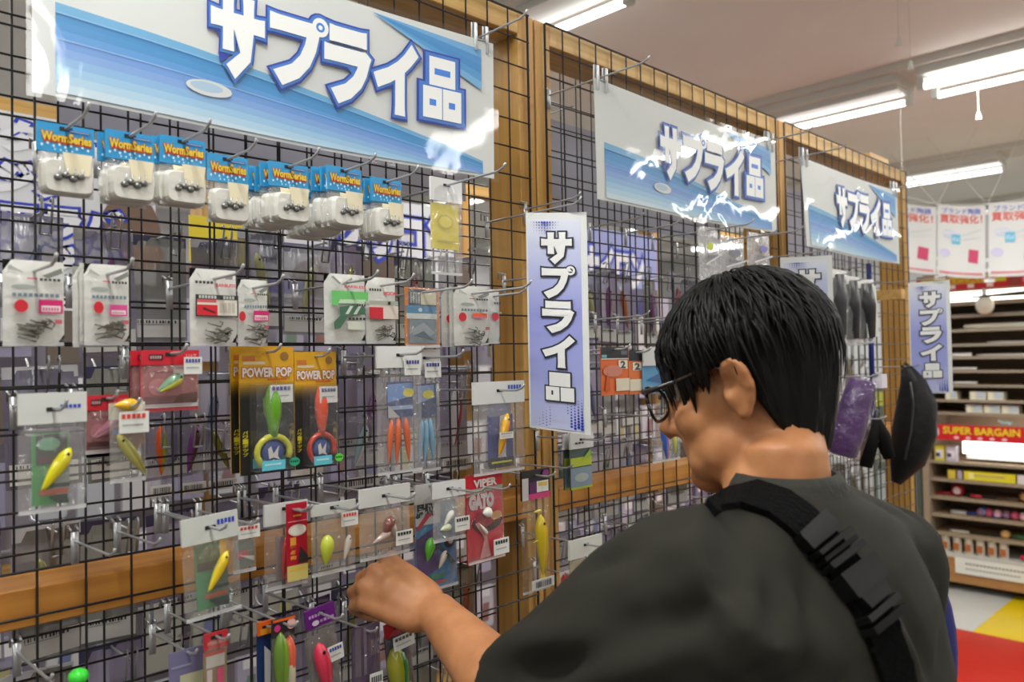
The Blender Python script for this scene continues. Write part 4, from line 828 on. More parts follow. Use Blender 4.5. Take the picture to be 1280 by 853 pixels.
pack('lure_packet', 'packet with purple header and a pink lure at the bottom edge', (380, 758, 417, 880), .87, bag=((180, 178, 176), .3, .84, 0), header=(.20, (96, 20, 120), [('dots', .1, .55, .6, .7, 5, (196, 150, 206)), ('e', .3, .25, .12, .14, (206, 190, 210)), ('dots', .45, .2, .95, .35, 4, (196, 150, 206))]), card=(.0, .0, 1., .7, (120, 122, 116), .006), lures=[(.36, .34, .62, .18, 95, (214, 50, 80), {})], price=(.46, .42, .98, .58, (60, 60, 150)), tilt=-7, tipd=.05)
pack('lure_packet', 'tall dark purple packet with a slanted price label below the hand', (441, 782, 476, 885), .87, bag=((130, 116, 130), .4), card=(.0, .0, 1., 1., (84, 64, 92)), ops=[('r', .1, .4, .3, .98, (110, 100, 110)), ('r', .4, .4, .5, .98, (130, 120, 130)), ('t', 'RVG', .66, .62, .96, .8, .04, (140, 130, 140))], price=(.40, .08, .86, .44, (90, 90, 90)), tipd=.02, hk=True)
pack('lure_packet', 'packet with red top and a green yellow lure just behind the hand', (480, 776, 511, 885), .88, bag=((190, 190, 186), .2), header=(.16, (190, 30, 40), []), card=(.0, .0, 1., .86, (50, 56, 84)), ops=[('e', .66, .16, .26, .1, (206, 190, 190)), ('e', .66, .16, .14, .05, (190, 60, 110))], lures=[(.26, .36, .75, .26, 90, (150, 150, 40), dict(col2=(60, 120, 60), eye=False))], price=(.1, .70, .95, .86, (90, 90, 90)), tilt=-6, tipd=.02, hk=True)
pack('boxed_lure', 'lilac grey box with a yellow cream label at the bottom edge', (212, 812, 258, 880), .90, card=(.0, .0, 1., 1., (120, 116, 150)), ops=[('r', .28, .0, .98, .55, (196, 196, 160)), ('r', .05, .7, .6, .74, (150, 150, 180))], dp=.03, tipd=.02, hk=True)
m = MB(); m.ell((0, 0, 0), (.010, .010, .008), mat((60, 220, 60), .3), 10, 8); m.tube([(0, 0, -.005), (0, 0, -.09)], .004, mat((150, 160, 140), .3), 8); p = at(98, 846, .90)
o = m.build('float_stick', None, True); o.location = p; tag(o, 'lime green topped float stick at the lower left bottom edge', 'float')
# --- middle and far bays
pack('jig_packet', 'orange packet printed with a 2, left of two', (752, 434, 786, 494), .88, card=(.0, .0, 1., 1., (226, 110, 50)), ops=[('r', 0, .76, 1, 1, (34, 40, 46)), ('dots', .74, .84, .96, .92, 3, (110, 116, 130)), ('r', .02, .78, .2, .84, (120, 180, 190)), ('r', 0, .745, 1, .765, (214, 216, 210)), ('r', .62, .54, .95, .72, (228, 226, 210)), ('t', '2', .70, .56, .86, .70, .04, (60, 60, 60)), ('e', .4, .5, .36, .12, (206, 130, 110)), ('p', [(.1, .1), (.2, .5), (.3, .1)], (206, 90, 30)), ('r', .50, .08, 1, .34, (222, 214, 190))], dp=.006, tipd=.03, hz=.06)
pack('jig_packet', 'orange packet printed with a 2, right of two', (787, 438, 804, 493), .885, card=(.0, .0, 1., 1., (222, 120, 66)), ops=[('r', 0, .76, 1, 1, (34, 40, 46)), ('r', .25, .54, .9, .72, (228, 226, 210)), ('t', '2', .4, .56, .75, .70, .04, (60, 60, 60)), ('r', .0, .08, 1, .34, (222, 214, 190))], dp=.006, tipd=.03, hz=.06, yaw=0)
pack('lure_bag', 'white topped blue packet half hidden by the man\'s glasses', (804, 436, 834, 492), .88, card=(.0, .0, 1., .62, (90, 150, 190)), header=(.38, (206, 208, 206), []), ops=[('p', [(.1, .3), (.9, .5), (.9, .2)], (60, 100, 150))], dp=.006, tipd=.05)
pack('lure_packet', 'small packet with white top and lime band below the hanging sign', (712, 541, 741, 611), .90, header=(.28, (220, 222, 220), [('dots', .2, .3, .6, .42, 3, (60, 60, 60))]), card=(.04, .0, .96, .74, (76, 96, 90)), ops=[('r', .04, .40, .96, .56, (180, 196, 50)), ('r', .04, .04, .96, .38, (130, 150, 166)), ('e', .5, .2, .3, .08, (170, 180, 176)), ('r', .04, .0, .96, .04, (170, 190, 60)), ('p', [(.5, .5), (.9, .7), (.9, .56)], (150, 190, 50))], behind=1, tipd=.05, hz=.12)
pack('lure_packet', 'clear packet with a blue and magenta lure beside the man\'s face', (815, 520, 850, 577), .86, bag=((225, 228, 232), .35), lures=[(.35, .45, .8, .16, 100, (60, 110, 200), dict(col2=(200, 50, 130))), (.70, .4, .5, .12, 95, (200, 206, 90), dict(eye=False))], tipd=.03, hz=.02)
pack('lure_bag', 'white topped bag of beige soft baits above the man\'s sleeve', (711, 672, 752, 745), .86, bag=((220, 214, 200), .35, .7, 0), header=(.32, (214, 216, 208), []), card=(.08, .02, .9, .64, (196, 180, 140), .003), ops=[('p', [(.2, .5), (.4, .6), (.4, .1), (.3, .1)], (160, 150, 96)), ('p', [(.55, .6), (.7, .55), (.66, .2)], (170, 130, 110)), ('e', .8, .5, .08, .05, (90, 80, 130))], tipd=.05, hz=.12)
pack('lure_packet', 'red lettered white packet peeking beside the beige bag', (701, 715, 713, 750), .93, card=(.0, .0, 1., 1., (214, 206, 200)), ops=[('t', '釣', .1, .5, .9, .9, .05, (206, 50, 40)), ('t', '具', .1, .1, .9, .45, .05, (206, 50, 40))], hk=True, dp=.004)
pack('lure_packet', 'small white packet peeking out just above the shirt shoulder', (787, 655, 803, 690), .93, card=(.0, .0, 1., 1., (220, 218, 210)), hk=True, dp=.004)
for k, (b, lb, ac, tl) in enumerate((((872, 284, 897, 350), 'tall shiny white packet with a lime mark above the man\'s head', (190, 206, 50), -3), ((898, 296, 930, 352), 'shiny white packet behind the crown of the man\'s head', (120, 120, 140), 0), ((934, 292, 962, 345), 'shiny white packet with violet print below the middle banner', (120, 110, 190), 0))):
    pack('glossy_packet', lb, b, .87, bag=((232, 232, 234), .75), ops=[('e', .35 if k == 0 else .5, .62, .16, .08, ac), ('dots', .2, .4, .85, .46, 5, (90, 90, 110)), ('p', [(.1, .3), (.9, .5), (.9, .46), (.1, .26)], (200, 202, 206))], tilt=tl, tipd=.10)
# far bay: gloves / bags in clear film
for k, (b, lb, c, yw) in enumerate((((1040, 338, 1058, 428), 'silver wrapped black item nearest the hidden sign', (60, 60, 62), 0), ((1058, 346, 1074, 432), 'black wrapped tool packet, second from the hidden sign', (40, 40, 44), 0), ((1072, 350, 1092, 430), 'large clear packet with a black edged white insert', (34, 36, 38), -14))):
    def ex(t, U, V, W, H, c=c, k=k):
        m = MB(); m.tube([(U(.4), 0, V(.93)), (U(.35), 0, V(.6)), (U(.45), 0, V(.1))], [W*.2, W*.3, W*.2], mat(c, .4), 8); m.build('content', t, True)
        if k == 2:
            m = MB(); m.box((U(.55), -.010, V(.5)), (W*.7, .002, H*.8), mat((205, 210, 205), .4)); m.build('insert', t)
    pack('wrapped_item', lb, b, .80, bag=((222, 224, 226), .35), header=(.12, (226, 226, 222), []), extra=ex, dp=.03, tilt=(-4 if k == 2 else 0), tipd=.03, behind=1)
t = thing('blue_rod', 'thin dark blue rod hanging upright on the farthest rack bay', 'rod', (at(1088, 400, .93).x, .93, 0)); m = MB(); m.tube([(0, 0, at(1088, 535, .93).z), (0, 0, at(1088, 330, .93).z)], .008, mat((30, 40, 120), .4), 8); m.build('pole', t, True); m = MB(); m.tube([(0, 0, at(1088, 335, .93).z), (0, .03, at(1088, 335, .93).z+.004), (0, YN-.93, at(1088, 335, .93).z)], .002, CHROME, 5); m.build('hanger', t)
# purple wrapped net
def skin(name, m, parent, vox=.004, sm=4, keep=None):
    """one continuous surface out of overlapping volumes"""
    o = m.build(name, parent, True)
    r = o.modifiers.new('r', 'REMESH'); r.mode = 'VOXEL'; r.voxel_size = vox; r.use_smooth_shade = True
    s = o.modifiers.new('s', 'SMOOTH'); s.iterations = sm; s.factor = .5
    par = o.parent; o.parent = None
    bpy.context.view_layer.update(); dg = bpy.context.evaluated_depsgraph_get()
    me = bpy.data.meshes.new_from_object(o.evaluated_get(dg)); old = o.data; o.modifiers.clear(); o.data = me; o.parent = par
    me.polygons.foreach_set('use_smooth', [True]*len(me.polygons))
    return o
TP = att(1078, 475, 1.75); BP = att(1052, 570, 1.75)
t = thing('rod_net_pack', 'long purple folded pack wrapped in clear film behind the man\'s head', 'pack', TP)
d = BP-TP; m = MB(); q = Vector((.7, -.7, 0)); m.tube([d*.0, d*.03, d*.3, d*.7, d*.97, d], [.02, .028, .032, .034, .03, .02], mat((74, 26, 100), .4, bump=1., bscale=40., vary=.2), 10); m.build('purple_cloth', t, True)
m = MB(); m.tube([d*-.04, d*.0, d*.3, d*.7, d*1.0, d*1.03], [.026, .036, .040, .041, .038, .03], film((225, 215, 235), .08), 10); m.build('film', t, True)
m = MB(); m.box(d*.02+Vector((.02, -.03, 0)), (.03, .02, .03), mat((226, 222, 230), .4)); m.build('label', t)
hook(TP.x, TP.z+.005, TP.y-.03, 'hook holding the long purple wrapped pack', r=.002)
# black pouch hung at the end post, with strap
T0 = att(1131, 458, 2.42); t = thing('waist_pouch', 'black crescent shaped waist pouch hanging on the end post', 'bag', T0)
m = MB(); pts = [att(x, y, 2.40)-T0 for x, y in ((1133, 460), (1141, 478), (1146, 505), (1143, 540), (1134, 575), (1120, 604))]
m.tube(pts, [.016, .036, .055, .062, .05, .014], mat((14, 14, 16), .5, spec=.3, bump=.3, bscale=50.), 14, flat=1.0, ref=(1, 0, 0)); m.build('pouch', t, True)
m = MB(); m.tube([att(x, y, 2.345)-T0 for x, y in ((1138, 478), (1142, 505), (1139, 540), (1131, 575))], .003, mat((60, 60, 64), .3), 6); m.build('zip', t, True)
m = MB(); m.tube([att(x, y, 2.42)-T0 for x, y in ((1131, 461), (1127, 458), (1131, 454), (1150, 470), (1165, 482), (1166, 505), (1160, 530), (1150, 552))], .005, mat((16, 16, 18), .6), 6); m.build('strap', t, True)
hook(T0.x, T0.z-.003, T0.y-.04, 'hook holding the black crescent shaped waist pouch', r=.002)
T1 = att(1096, 525, 2.05); t = thing('strap_bundle', 'black folded strap bundle left of the waist pouch', 'strap', T1)
for a_ in (((1096, 526), (1088, 550), (1082, 584)), ((1096, 526), (1102, 545), (1112, 572))):
    m = MB(); m.tube([att(x, y, 2.05)-T1 for x, y in a_], [.012, .022, .016], mat((10, 10, 11), .8, spec=.2), 8); m.build('strap_loop', t, True)
hook(T1.x, T1.z, T1.y-.02, 'hook holding the black folded strap bundle', r=.002)
# small wooden arm and spare hooks
m = MB(); m.box((0, 0, 0), (.03, .10, .03), WX); p = at(1108, 369, .956); o = m.build('timber_stub'); o.location = (p.x, .956, p.z); tag(o, 'short pale timber arm sticking out near the top of the end post', 'timber')
for k, (px, py, lb) in enumerate(((655, 262, 'spare long hook left of the nearest hanging sign'), (645, 580, 'spare hook beside the white topped bag by the post'), (628, 352, 'long empty hook on the post above the hook packets'), (20, 815, 'long empty hook low at the left picture edge'), (92, 676, 'empty hook above the lower wooden rail, left one'), (145, 664, 'empty hook above the lower wooden rail, middle one'), (205, 640, 'empty hook above the lower wooden rail, right one'), (742, 400, 'empty long hook in the middle bay, left one'), (770, 402, 'empty long hook in the middle bay, second one'), (800, 403, 'empty long hook in the middle bay, third one'), (735, 285, 'empty hook under the middle banner, left one'), (780, 292, 'empty hook under the middle banner, right one'), (650, 810, 'spare hook low on the post above the sleeve'))):
    p = at(px, py, YN); hook(p.x, p.z, YN-.13, lb)

# ---------------------------------------------------------------- goods on the other side of the rack, seen from behind
rb = random.Random(11)
BCOL = [(150, 144, 172), (128, 122, 150), (172, 170, 182), (112, 108, 128), (146, 148, 140), (186, 184, 194), (120, 114, 106), (158, 150, 180)]
BL = [(190, 110, 70), (130, 80, 130), (140, 136, 80), (96, 106, 140), (150, 84, 84), (110, 130, 110), (180, 180, 130)]
bm_ = {}
def backpack(ci, li, w, h):
    key = (ci, li)
    if key in bm_: return bm_[key]
    t = bpy.data.objects.new('lure_packet', None); COL.objects.link(t)
    m = MB(); rr = random.Random(ci*31+li)
    n = 5; z = {}
    def f(u, v, s=-1):
        k = math.sin(math.pi*u)**.5*math.sin(math.pi*v)**.5; q = z.setdefault((round(u*n), round(v*n)), rr.uniform(-1, 1))
        return ((u-.5)*w, s*.006*k*(1+.5*q), -h*(1-v))
    al = .8 if li % 2 else .93
    m.grid(f, n, n, mat(BCOL[ci], .22, spec=.8, coat=.7, bump=.55, bscale=45., alpha=al, stretch=(1, 1, .22))); o = m.build('bag', t, True)
    m = MB(); m.box((0, -.004, -h*.88), (w*.9, .001, h*.17), mat((226, 226, 222), .4)); art(m, [('bar', .1, .78, .8, .94, (70, 70, 74)), ('r', .1, .70, .7, .73, (150, 150, 150))], lambda u, v, L: Vector(((u-.5)*w*.9, -.0047-.0002*L, -h*(.795+.17*(1-v)))))
    m.build('barcode_label', t)
    m = MB(); m.box((0, 0, -h*.05), (w, .001, h*.1), mat(((200, 200, 204), (70, 66, 100), (150, 146, 180))[ci % 3], .4)); m.build('header_card', t)
    if li < 4:
        m = MB(); lure(m, 0, -h*.5, h*.55, w*.2, rr.choice((80, 95, 105, 88)), BL[(ci+li) % 7], y=-.007); m.build('lure', t, True)
    bm_[key] = t; t['fresh'] = 1; return t
hkm = None
ROWN = ('top', 'second', 'third', 'fourth', 'fifth', 'sixth', 'lowest')
def far_hook(x, z, L):
    global hkm
    if hkm is None:
        t = bpy.data.objects.new('display_hook', None); COL.objects.link(t)
        m = MB(); m.tube([(0, 0, 0), (0, .06, .0), (0, .11, .002), (0, .125, .014)], .0018, CHROME, 5); m.build('rod', t, True)
        m = MB()
        for s in (-.006, .006): m.tube([(s, .004, -.03), (s, -.002, -.004), (s, -.006, .010), (s, -.004, .016), (s, .004, .012)], .0016, CHROME, 5)
        m.tube([(-.006, .003, -.03), (.006, .003, -.03)], .0016, CHROME, 5); m.build('net_clip', t, True)
        hkm = t; r = t
    else: r = copy_tree(hkm)
    r.location = (x, YN+.099, z); return r
for b, (bx, nm) in enumerate(BAYS):
    for r_, z in enumerate((CAMZ+.195, CAMZ-.01, CAMZ-.205, CAMZ-.385, CAMZ-.56, CAMZ-.74, CAMZ-.92)):
        x = bx+.06
        while x < bx+.86:
            w_ = .072; ci = rb.randrange(8); li = rb.randrange(8)
            zz = z+rb.uniform(-.012, .012)
            hkk = far_hook(x, zz, .12); tag(hkk, 'silver hook on the rear net of the %s bay, %s row' % (nm, ROWN[r_]), 'hook', 'hooks on the rear net of the %s bay, %s row' % (nm, ROWN[r_]))
            if rb.random() < .93:
                q = backpack(ci, li, .078, .165)
                if 'fresh' in q: del q['fresh']; c = q
                else: c = copy_tree(q)
                c.location = (x, YN+.135+rb.uniform(0, .05), zz+.004); c.rotation_euler = (0, rb.uniform(-.04, .04), rb.uniform(-.25, .25)); c.scale = (rb.uniform(.85, 1.1), 1, rb.uniform(.9, 1.08))
                tag(c, 'back of a lure packet on the rear side of the %s bay, %s row' % (nm, ROWN[r_]), 'packet', 'packets on the rear side of the %s bay, %s row' % (nm, ROWN[r_]))
            x += rb.uniform(.066, .09)
# brighter lures that show through between the nets
for bx_, lb, c1, c2, an in (((184, 520, 214, 622), 'orange and green lure packet seen through the nets below the red bags', (226, 96, 30), (150, 170, 60), 90), ((222, 520, 254, 618), 'purple lure packet seen through the nets left of the yellow black packs', (120, 50, 130), (90, 60, 70), 78), ((256, 528, 292, 612), 'olive lure packet seen through the nets beside the yellow black packs', (130, 124, 50), (90, 90, 40), 112),
        ((425, 520, 470, 610), 'pale blue lure packet seen through the nets right of the yellow black packs', (150, 176, 186), (206, 214, 216), 70), ((548, 470, 584, 590), 'white and maroon lure packet seen through the nets left of the post', (200, 190, 196), (150, 50, 70), 85)):
    pack('lure_packet', lb, bx_, YN+.128, bag=((170, 165, 190), .5), card=(.02, .02, .98, .16, (214, 214, 210), -.010), ops=[('bar', .12, .05, .85, .13, (60, 60, 64))], lures=[(.5, .58, .62, .13, an, c1, dict(col2=c2))], hk=False, price=None)
    cx_, zt_, W_, H_ = place(*bx_, YN+.128); h_ = far_hook(cx_, zt_-.012, .12); tag(h_, 'silver hook on the rear net holding the ' + ' '.join(lb.split()[:5]), 'hook')

# ---------------------------------------------------------------- the man
SKIN = None
def skin_mat():
    m = bpy.data.materials.new('skin'); m.use_nodes = True; nt = m.node_tree; b = nt.nodes['Principled BSDF']
    tc = nt.nodes.new('ShaderNodeTexCoord'); nz = nt.nodes.new('ShaderNodeTexNoise'); nz.inputs['Scale'].default_value = 28; nz.inputs['Detail'].default_value = 4
    nt.links.new(tc.outputs['Object'], nz.inputs['Vector']); r = nt.nodes.new('ShaderNodeValToRGB')
    r.color_ramp.elements[0].position = .35; r.color_ramp.elements[1].position = .7
    r.color_ramp.elements[0].color = (*lin((172, 114, 72)), 1); r.color_ramp.elements[1].color = (*lin((194, 136, 90)), 1)
    nt.links.new(nz.outputs['Fac'], r.inputs[0]); nt.links.new(r.outputs[0], b.inputs['Base Color'])
    b.inputs['Roughness'].default_value = .48; b.inputs['Subsurface Weight'].default_value = .12
    b.inputs['Subsurface Radius'].default_value = (.012, .005, .003); b.inputs['Subsurface Scale'].default_value = .6
    return m
SKIN = skin_mat()
MAN = Vector((.82, .38, 0))
man = thing('person', 'man with black hair and glasses in a dark grey green T-shirt reaching for a packet', 'person', MAN)
# head frame: f forward, l his left, u up
al, pt = math.radians(33), math.radians(-17)
_fh = (-Vector((_R0.x, _R0.y, 0))*math.cos(al) + Vector((math.cos(YAW), math.sin(YAW), 0))*math.sin(al)).normalized()
hf = (_fh*math.cos(pt) + Vector((0, 0, 1))*math.sin(pt)).normalized()
hl = Vector((0, 0, 1)).cross(_fh).normalized(); hu = hf.cross(hl).normalized()
HC = att(938, 470, .90)
def H(f, l, u): return HC + hf*f + hl*l + hu*u - MAN
HR = Matrix((hf, hl, hu)).transposed()
def hell(m, f, l, u, a, b, c, mt, nu=20, nv=14, tilt=0):
    R = HR @ Matrix.Rotation(math.radians(tilt), 3, 'Y') if tilt else HR
    m.ell(H(f, l, u), (a, b, c), mt, nu, nv, R)
def P3(x, y, z): return Vector((x, y, z)) - MAN
b = MB()
hell(b, -.008, 0, .028, .077, .069, .074, SKIN); hell(b, .030, 0, -.010, .062, .061, .076, SKIN)
hell(b, .042, 0, -.060, .056, .058, .052, SKIN); hell(b, .074, 0, -.094, .028, .032, .022, SKIN); hell(b, .0, 0, -.045, .06, .058, .06, SKIN)
for s in (-1, 1):
    hell(b, .058, s*.036, -.030, .030, .024, .028, SKIN); hell(b, .064, s*.026, .028, .014, .028, .010, SKIN)
    hell(b, .034, s*.044, -.068, .036, .016, .030, SKIN); hell(b, .064, s*.026, -.076, .026, .024, .026, SKIN)
b.tube([H(.088, 0, .012), H(.100, 0, -.012), H(.113, 0, -.030), H(.106, 0, -.040)], [.008, .010, .013, .010], SKIN, 10)
for s in (-1, 1): hell(b, .098, s*.013, -.035, .012, .009, .009, SKIN, 10, 8)
hell(b, .084, 0, -.058, .014, .026, .010, SKIN); hell(b, .090, 0, -.060, .008, .021, .006, SKIN); hell(b, .088, 0, -.071, .009, .018, .007, SKIN)
for s in (-1, 1): hell(b, .016, s*.036, -.082, .052, .022, .036, SKIN)
hell(b, -.006, 0, -.080, .046, .044, .045, SKIN)
# ears
for s in (-1, 1):
    e0 = (-.004, s*.067, -.010)
    ring = [(.010, .002, -.030), (.016, .004, -.012), (.015, .008, .010), (.006, .014, .028), (-.010, .020, .030), (-.020, .020, .016), (-.021, .016, -.004), (-.013, .010, -.020), (-.002, .006, -.034), (.008, .003, -.036)]
    b.tube([H(e0[0]+p[0]*.88, e0[1]+s*p[1], e0[2]+p[2]*.9) for p in ring], [.0050, .0042, .004, .0048, .0052, .0052, .0050, .0055, .0070, .005], SKIN, 8)
    hell(b, e0[0]-.004, e0[1]+s*.006, e0[2]+.0, .017, .006, .028, SKIN, 12, 10)
    b.tube([H(e0[0]+.006, e0[1]+s*.012, e0[2]+.018), H(e0[0]-.008, e0[1]+s*.016, e0[2]+.012), H(e0[0]-.012, e0[1]+s*.014, e0[2]-.006)], .0035, SKIN, 8)
    hell(b, e0[0]+.010, e0[1]+s*.006, e0[2]-.008, .006, .006, .008, SKIN, 8, 6)
# neck and trunk
NB = P3(.800, .398, 1.395)
b.tube([NB+Vector((0, 0, -.06)), NB+Vector((0, .005, .05)), H(-.016, 0, -.070), H(-.016, 0, -.02)], [.050, .044, .040, .050], SKIN, 20)
b.tube([NB+Vector((-.01, .02, .0)), H(.012, .0, -.075)], [.046, .044], SKIN, 16)
SL, SR_ = P3(.635, .405, 1.335), P3(.987, .385, 1.308)
b.tube([SL, NB+Vector((-.04, 0, -.05)), NB+Vector((.04, 0, -.05)), SR_], [.05, .046, .046, .05], SKIN, 14)
b.tube([P3(.81, .40, 1.34), P3(.81, .41, 1.2), P3(.815, .41, 1.0), P3(.815, .41, .88)], [.10, .13, .12, .13], SKIN, 16)
# left arm (reaching), elbow, wrist
EL = att(650, 884, .876) - MAN; WR = att(544, 764, 1.035) - MAN
b.tube([SL, SL*.5+EL*.5, EL], [.052, .046, .040], SKIN, 16); b.ell(EL, (.041, .041, .041), SKIN, 14, 10)
fa = WR-EL
b.tube([EL, EL+fa*.25, EL+fa*.6, EL+fa*.9, WR], [.040, .043, .035, .028, .027], SKIN, 18)
# hand: knuckle row and curled fingers
HD = lambda px, py, t: att(px, py, t) - MAN
kn = [HD(488, 703, 1.090), HD(468, 715, 1.072), HD(455, 734, 1.058), HD(453, 755, 1.048)]       # index, middle, ring, little
pb = [HD(532, 742, 1.055), HD(524, 752, 1.046), HD(518, 764, 1.038), HD(514, 776, 1.032)]
for a_, k_, r0, r1 in zip(pb, kn, (.020, .020, .019, .017), (.0125, .0125, .012, .0105)):
    b.tube([WR*.6+a_*.4, a_, a_*.45+k_*.55, k_], [.022, r0, r0*.85, r1], SKIN, 12); b.ell(k_, (r1*1.04,)*3, SKIN, 12, 8)
b.ell((pb[1]+kn[1]+pb[2]+kn[2])/4, (.026, .018, .026), SKIN, 12, 8)
fw = Vector((.10, .99, 0)); dn = Vector((.0, 0, -1)); rt = Vector(_R0)
for i, (k_, L, r1) in enumerate(zip(kn, (.040, .044, .040, .032), (.0108, .011, .0104, .0092))):
    p1 = k_ + (fw*.75 + rt*.05 + dn*.30).normalized()*L
    p2 = p1 + (rt*.80 + dn*.50 + fw*.25).normalized()*L*.62
    p3 = p2 + (rt*.75 - fw*.55 + dn*.25).normalized()*L*.48
    b.tube([k_, k_*.5+p1*.5, p1], [r1, r1*.93, r1*.92], SKIN, 10); b.ell(p1, (r1*.95,)*3, SKIN, 10, 8)
    b.tube([p1, p2], [r1*.9, r1*.84], SKIN, 10); b.ell(p2, (r1*.86,)*3, SKIN, 10, 8); b.tube([p2, p3], [r1*.82, r1*.68], SKIN, 10); b.ell(p3, (r1*.7,)*3, SKIN, 10, 8)
    if i == 3: LF = (p2, p3)
th0 = HD(530, 756, 1.075); th1 = HD(508, 722, 1.118); th2 = HD(496, 706, 1.136); th3 = HD(490, 694, 1.142)
b.tube([th0, th1, th2, th3], [.018, .0135, .0115, .009], SKIN, 10); b.ell(th3, (.009,)*3, SKIN, 10, 8)
# right arm hanging and held in front
ER, WR2 = P3(1.055, .44, 1.09), P3(.98, .66, 1.02)
b.tube([SR_, ER], [.052, .040], SKIN, 14); b.ell(ER, (.041,)*3, SKIN, 12, 8); b.tube([ER, ER*.6+WR2*.4, WR2], [.040, .040, .027], SKIN, 14)
b.tube([WR2, WR2+Vector((-.03, .06, 0)), WR2+Vector((-.045, .09, .0))], [.026, .030, .026], SKIN, 12)
for i in range(4):
    k_ = WR2+Vector((-.045, .095, .024-.017*i)); p1 = k_+Vector((-.022, .026, -.01)); p2 = p1+Vector((-.025, .0, -.012)); b.tube([k_, p1, p2], [.0105, .0095, .008], SKIN, 8)
b.tube([WR2+Vector((-.02, .03, .02)), WR2+Vector((-.05, .06, .04)), WR2+Vector((-.075, .08, .035))], [.014, .012, .009], SKIN, 8)
# legs
for s in (-1, 1):
    hp = P3(.815+s*.09, .41, .90); b.tube([hp, P3(.815+s*.10, .43, .49), P3(.815+s*.11, .40, .09)], [.085, .055, .038], SKIN, 14); b.tube([P3(.815+s*.11, .39, .05), P3(.815+s*.12, .52, .035)], [.036, .03], SKIN, 10)
body = skin('body', b, man, .0038, 9)
# sculpting touches: eye sockets, ear hollow, knuckle dips
me = body.data; n = len(me.vertices); co = np.empty(n*3); me.vertices.foreach_get('co', co); co = co.reshape(-1, 3)
def push(c, d, r, amt):
    c = np.array(c); w_ = np.exp(-((co-c)**2).sum(1)/(r*r)); co[:] += w_[:, None]*np.array(d)*amt
for s in (-1, 1):
    push(H(.086, s*.031, .008), -hf, .016, .013); push(H(.006, s*.074, -.004), -hl*s, .010, .010); push(H(.055, s*.06, .02), -hl*s, .02, .004)
for a_, c_ in zip(kn, kn[1:]): push((a_*.75+c_*.25)*.0+(a_+c_)/2, (WR-kn[1]).normalized(), .006, .003)
push(H(.060, 0, -.082), -hf, .010, .004)
me.vertices.foreach_set('co', co.ravel()); me.update()
# stubbly chin, nails, eyes, brows
for s in (-1, 1):
    m = MB(); c = H(.076, s*.031, .006); m.ell(c, (.0118,)*3, mat((226, 222, 214), .15, coat=.6), 16, 12, HR); eo = m.build('eye', man, True)
    m = MB(); m.ell(H(.0835, s*.031, .003), (.0048, .0056, .0056), mat((30, 20, 14), .1, coat=.8), 12, 8, HR); m.build('iris', eo, True)
    m = MB(); m.tube([H(.080, s*.014, .028), H(.080, s*.028, .032), H(.070, s*.044, .028)], [.002, .0036, .0018], mat((24, 20, 18), .7), 6); m.build('eyebrow', man, True)
    m = MB(); m.tube([H(.0825, s*.019, .012), H(.0885, s*.031, .017), H(.080, s*.043, .011)], .0026, SKIN, 6); m.build('eyelid', man, True)
m = MB(); m.ell(LF[1]+(LF[1]-LF[0])*.1-Vector((0, .004, 0)), (.004, .003, .005), mat((226, 176, 150), .3), 8, 6); m.build('fingernail', man, True)
# hair
HAIR = mat((10, 9, 8), .5, spec=.25, bump=.5, bscale=34., name='black hair', stretch=(1, 1, .22))
def hairline(ph):   # polar reach from the crown axis, ph = 0 front, 90 deg = his left
    d = abs(math.degrees(math.atan2(math.sin(ph), math.cos(ph))))
    return np.interp(d, [0, 25, 45, 62, 78, 92, 104, 120, 150, 180], [1.54, 1.54, 1.56, 1.66, 1.66, 1.80, 2.16, 2.34, 2.42, 2.44])
def hp_(th, ph, lift=0):
    a, bb, c = .088+lift, .080+lift, .082+lift
    if math.cos(ph) > .3: a += .009*min(1, (math.cos(ph)-.3)/.4)*math.sin(min(th, 1.57))
    x, y, z = math.sin(min(th, 1.5708))*math.cos(ph), math.sin(min(th, 1.5708))*math.sin(ph), math.cos(th)
    if th > 1.5708:
        q = th-1.5708; tap = 1-(.60 if math.cos(ph) < 0 else .1)*q**1.8; z = -q*1.78
        return (-.009+a*x*tap, bb*y*tap*(1-.06*q), .028+.082*z)
    return (-.009+a*x, bb*y, .028+c*z)
hm = MB(); NU, NV = 72, 30
vs_ = []; fs_ = []
for lay, sgn in ((1, 0.), (0, -.016)):
    for j in range(NV+1):
        for i in range(NU):
            ph = 2*math.pi*i/NU; th = hairline(ph)*j/NV
            g = .0035*math.sin(ph*23+3*math.sin(th*3))*min(1, th)+.003*math.sin(ph*9+th*2)*min(1, th)
            q = hp_(th, ph, (g + .004*math.sin(th*2)) if lay else sgn*min(1, .3+j/NV))
            vs_.append(H(*q))
o_ = (NV+1)*NU
for j in range(NV):
    for i in range(NU):
        p, q = j*NU+i, j*NU+(i+1) % NU
        fs_.append((p, q, q+NU, p+NU)); fs_.append((o_+p, o_+p+NU, o_+q+NU, o_+q))
for i in range(NU):
    p, q = NV*NU+i, NV*NU+(i+1) % NU; fs_.append((p, q, o_+q, o_+p))
hm.add(vs_, fs_, HAIR); hair = hm.build('hair', man, True)
m = MB(); rh = random.Random(5)
for k in range(1000):
    ph = rh.uniform(0, 2*math.pi); th0_ = rh.uniform(.05, 1.3); e = hairline(ph)+rh.uniform(-.12, .10)
    if th0_ > e-.3: continue
    dphi = rh.uniform(-.16, .16); pts = []; ln = rh.uniform(.45, .9); e = min(e, th0_+ln)
    for j in range(7):
        u = j/6; th = th0_+(e-th0_)*u
        pts.append(H(*hp_(th, ph+dphi*u, .004+.0065*math.sin(math.pi*min(1, u*.9))+rh.uniform(0, .0015))))
    r = rh.uniform(.0010, .0026)
    m.tube(pts, [r*.4, r, r*1.1, r, r*.8, r*.5, r*.12], HAIR, 4, flat=.6)
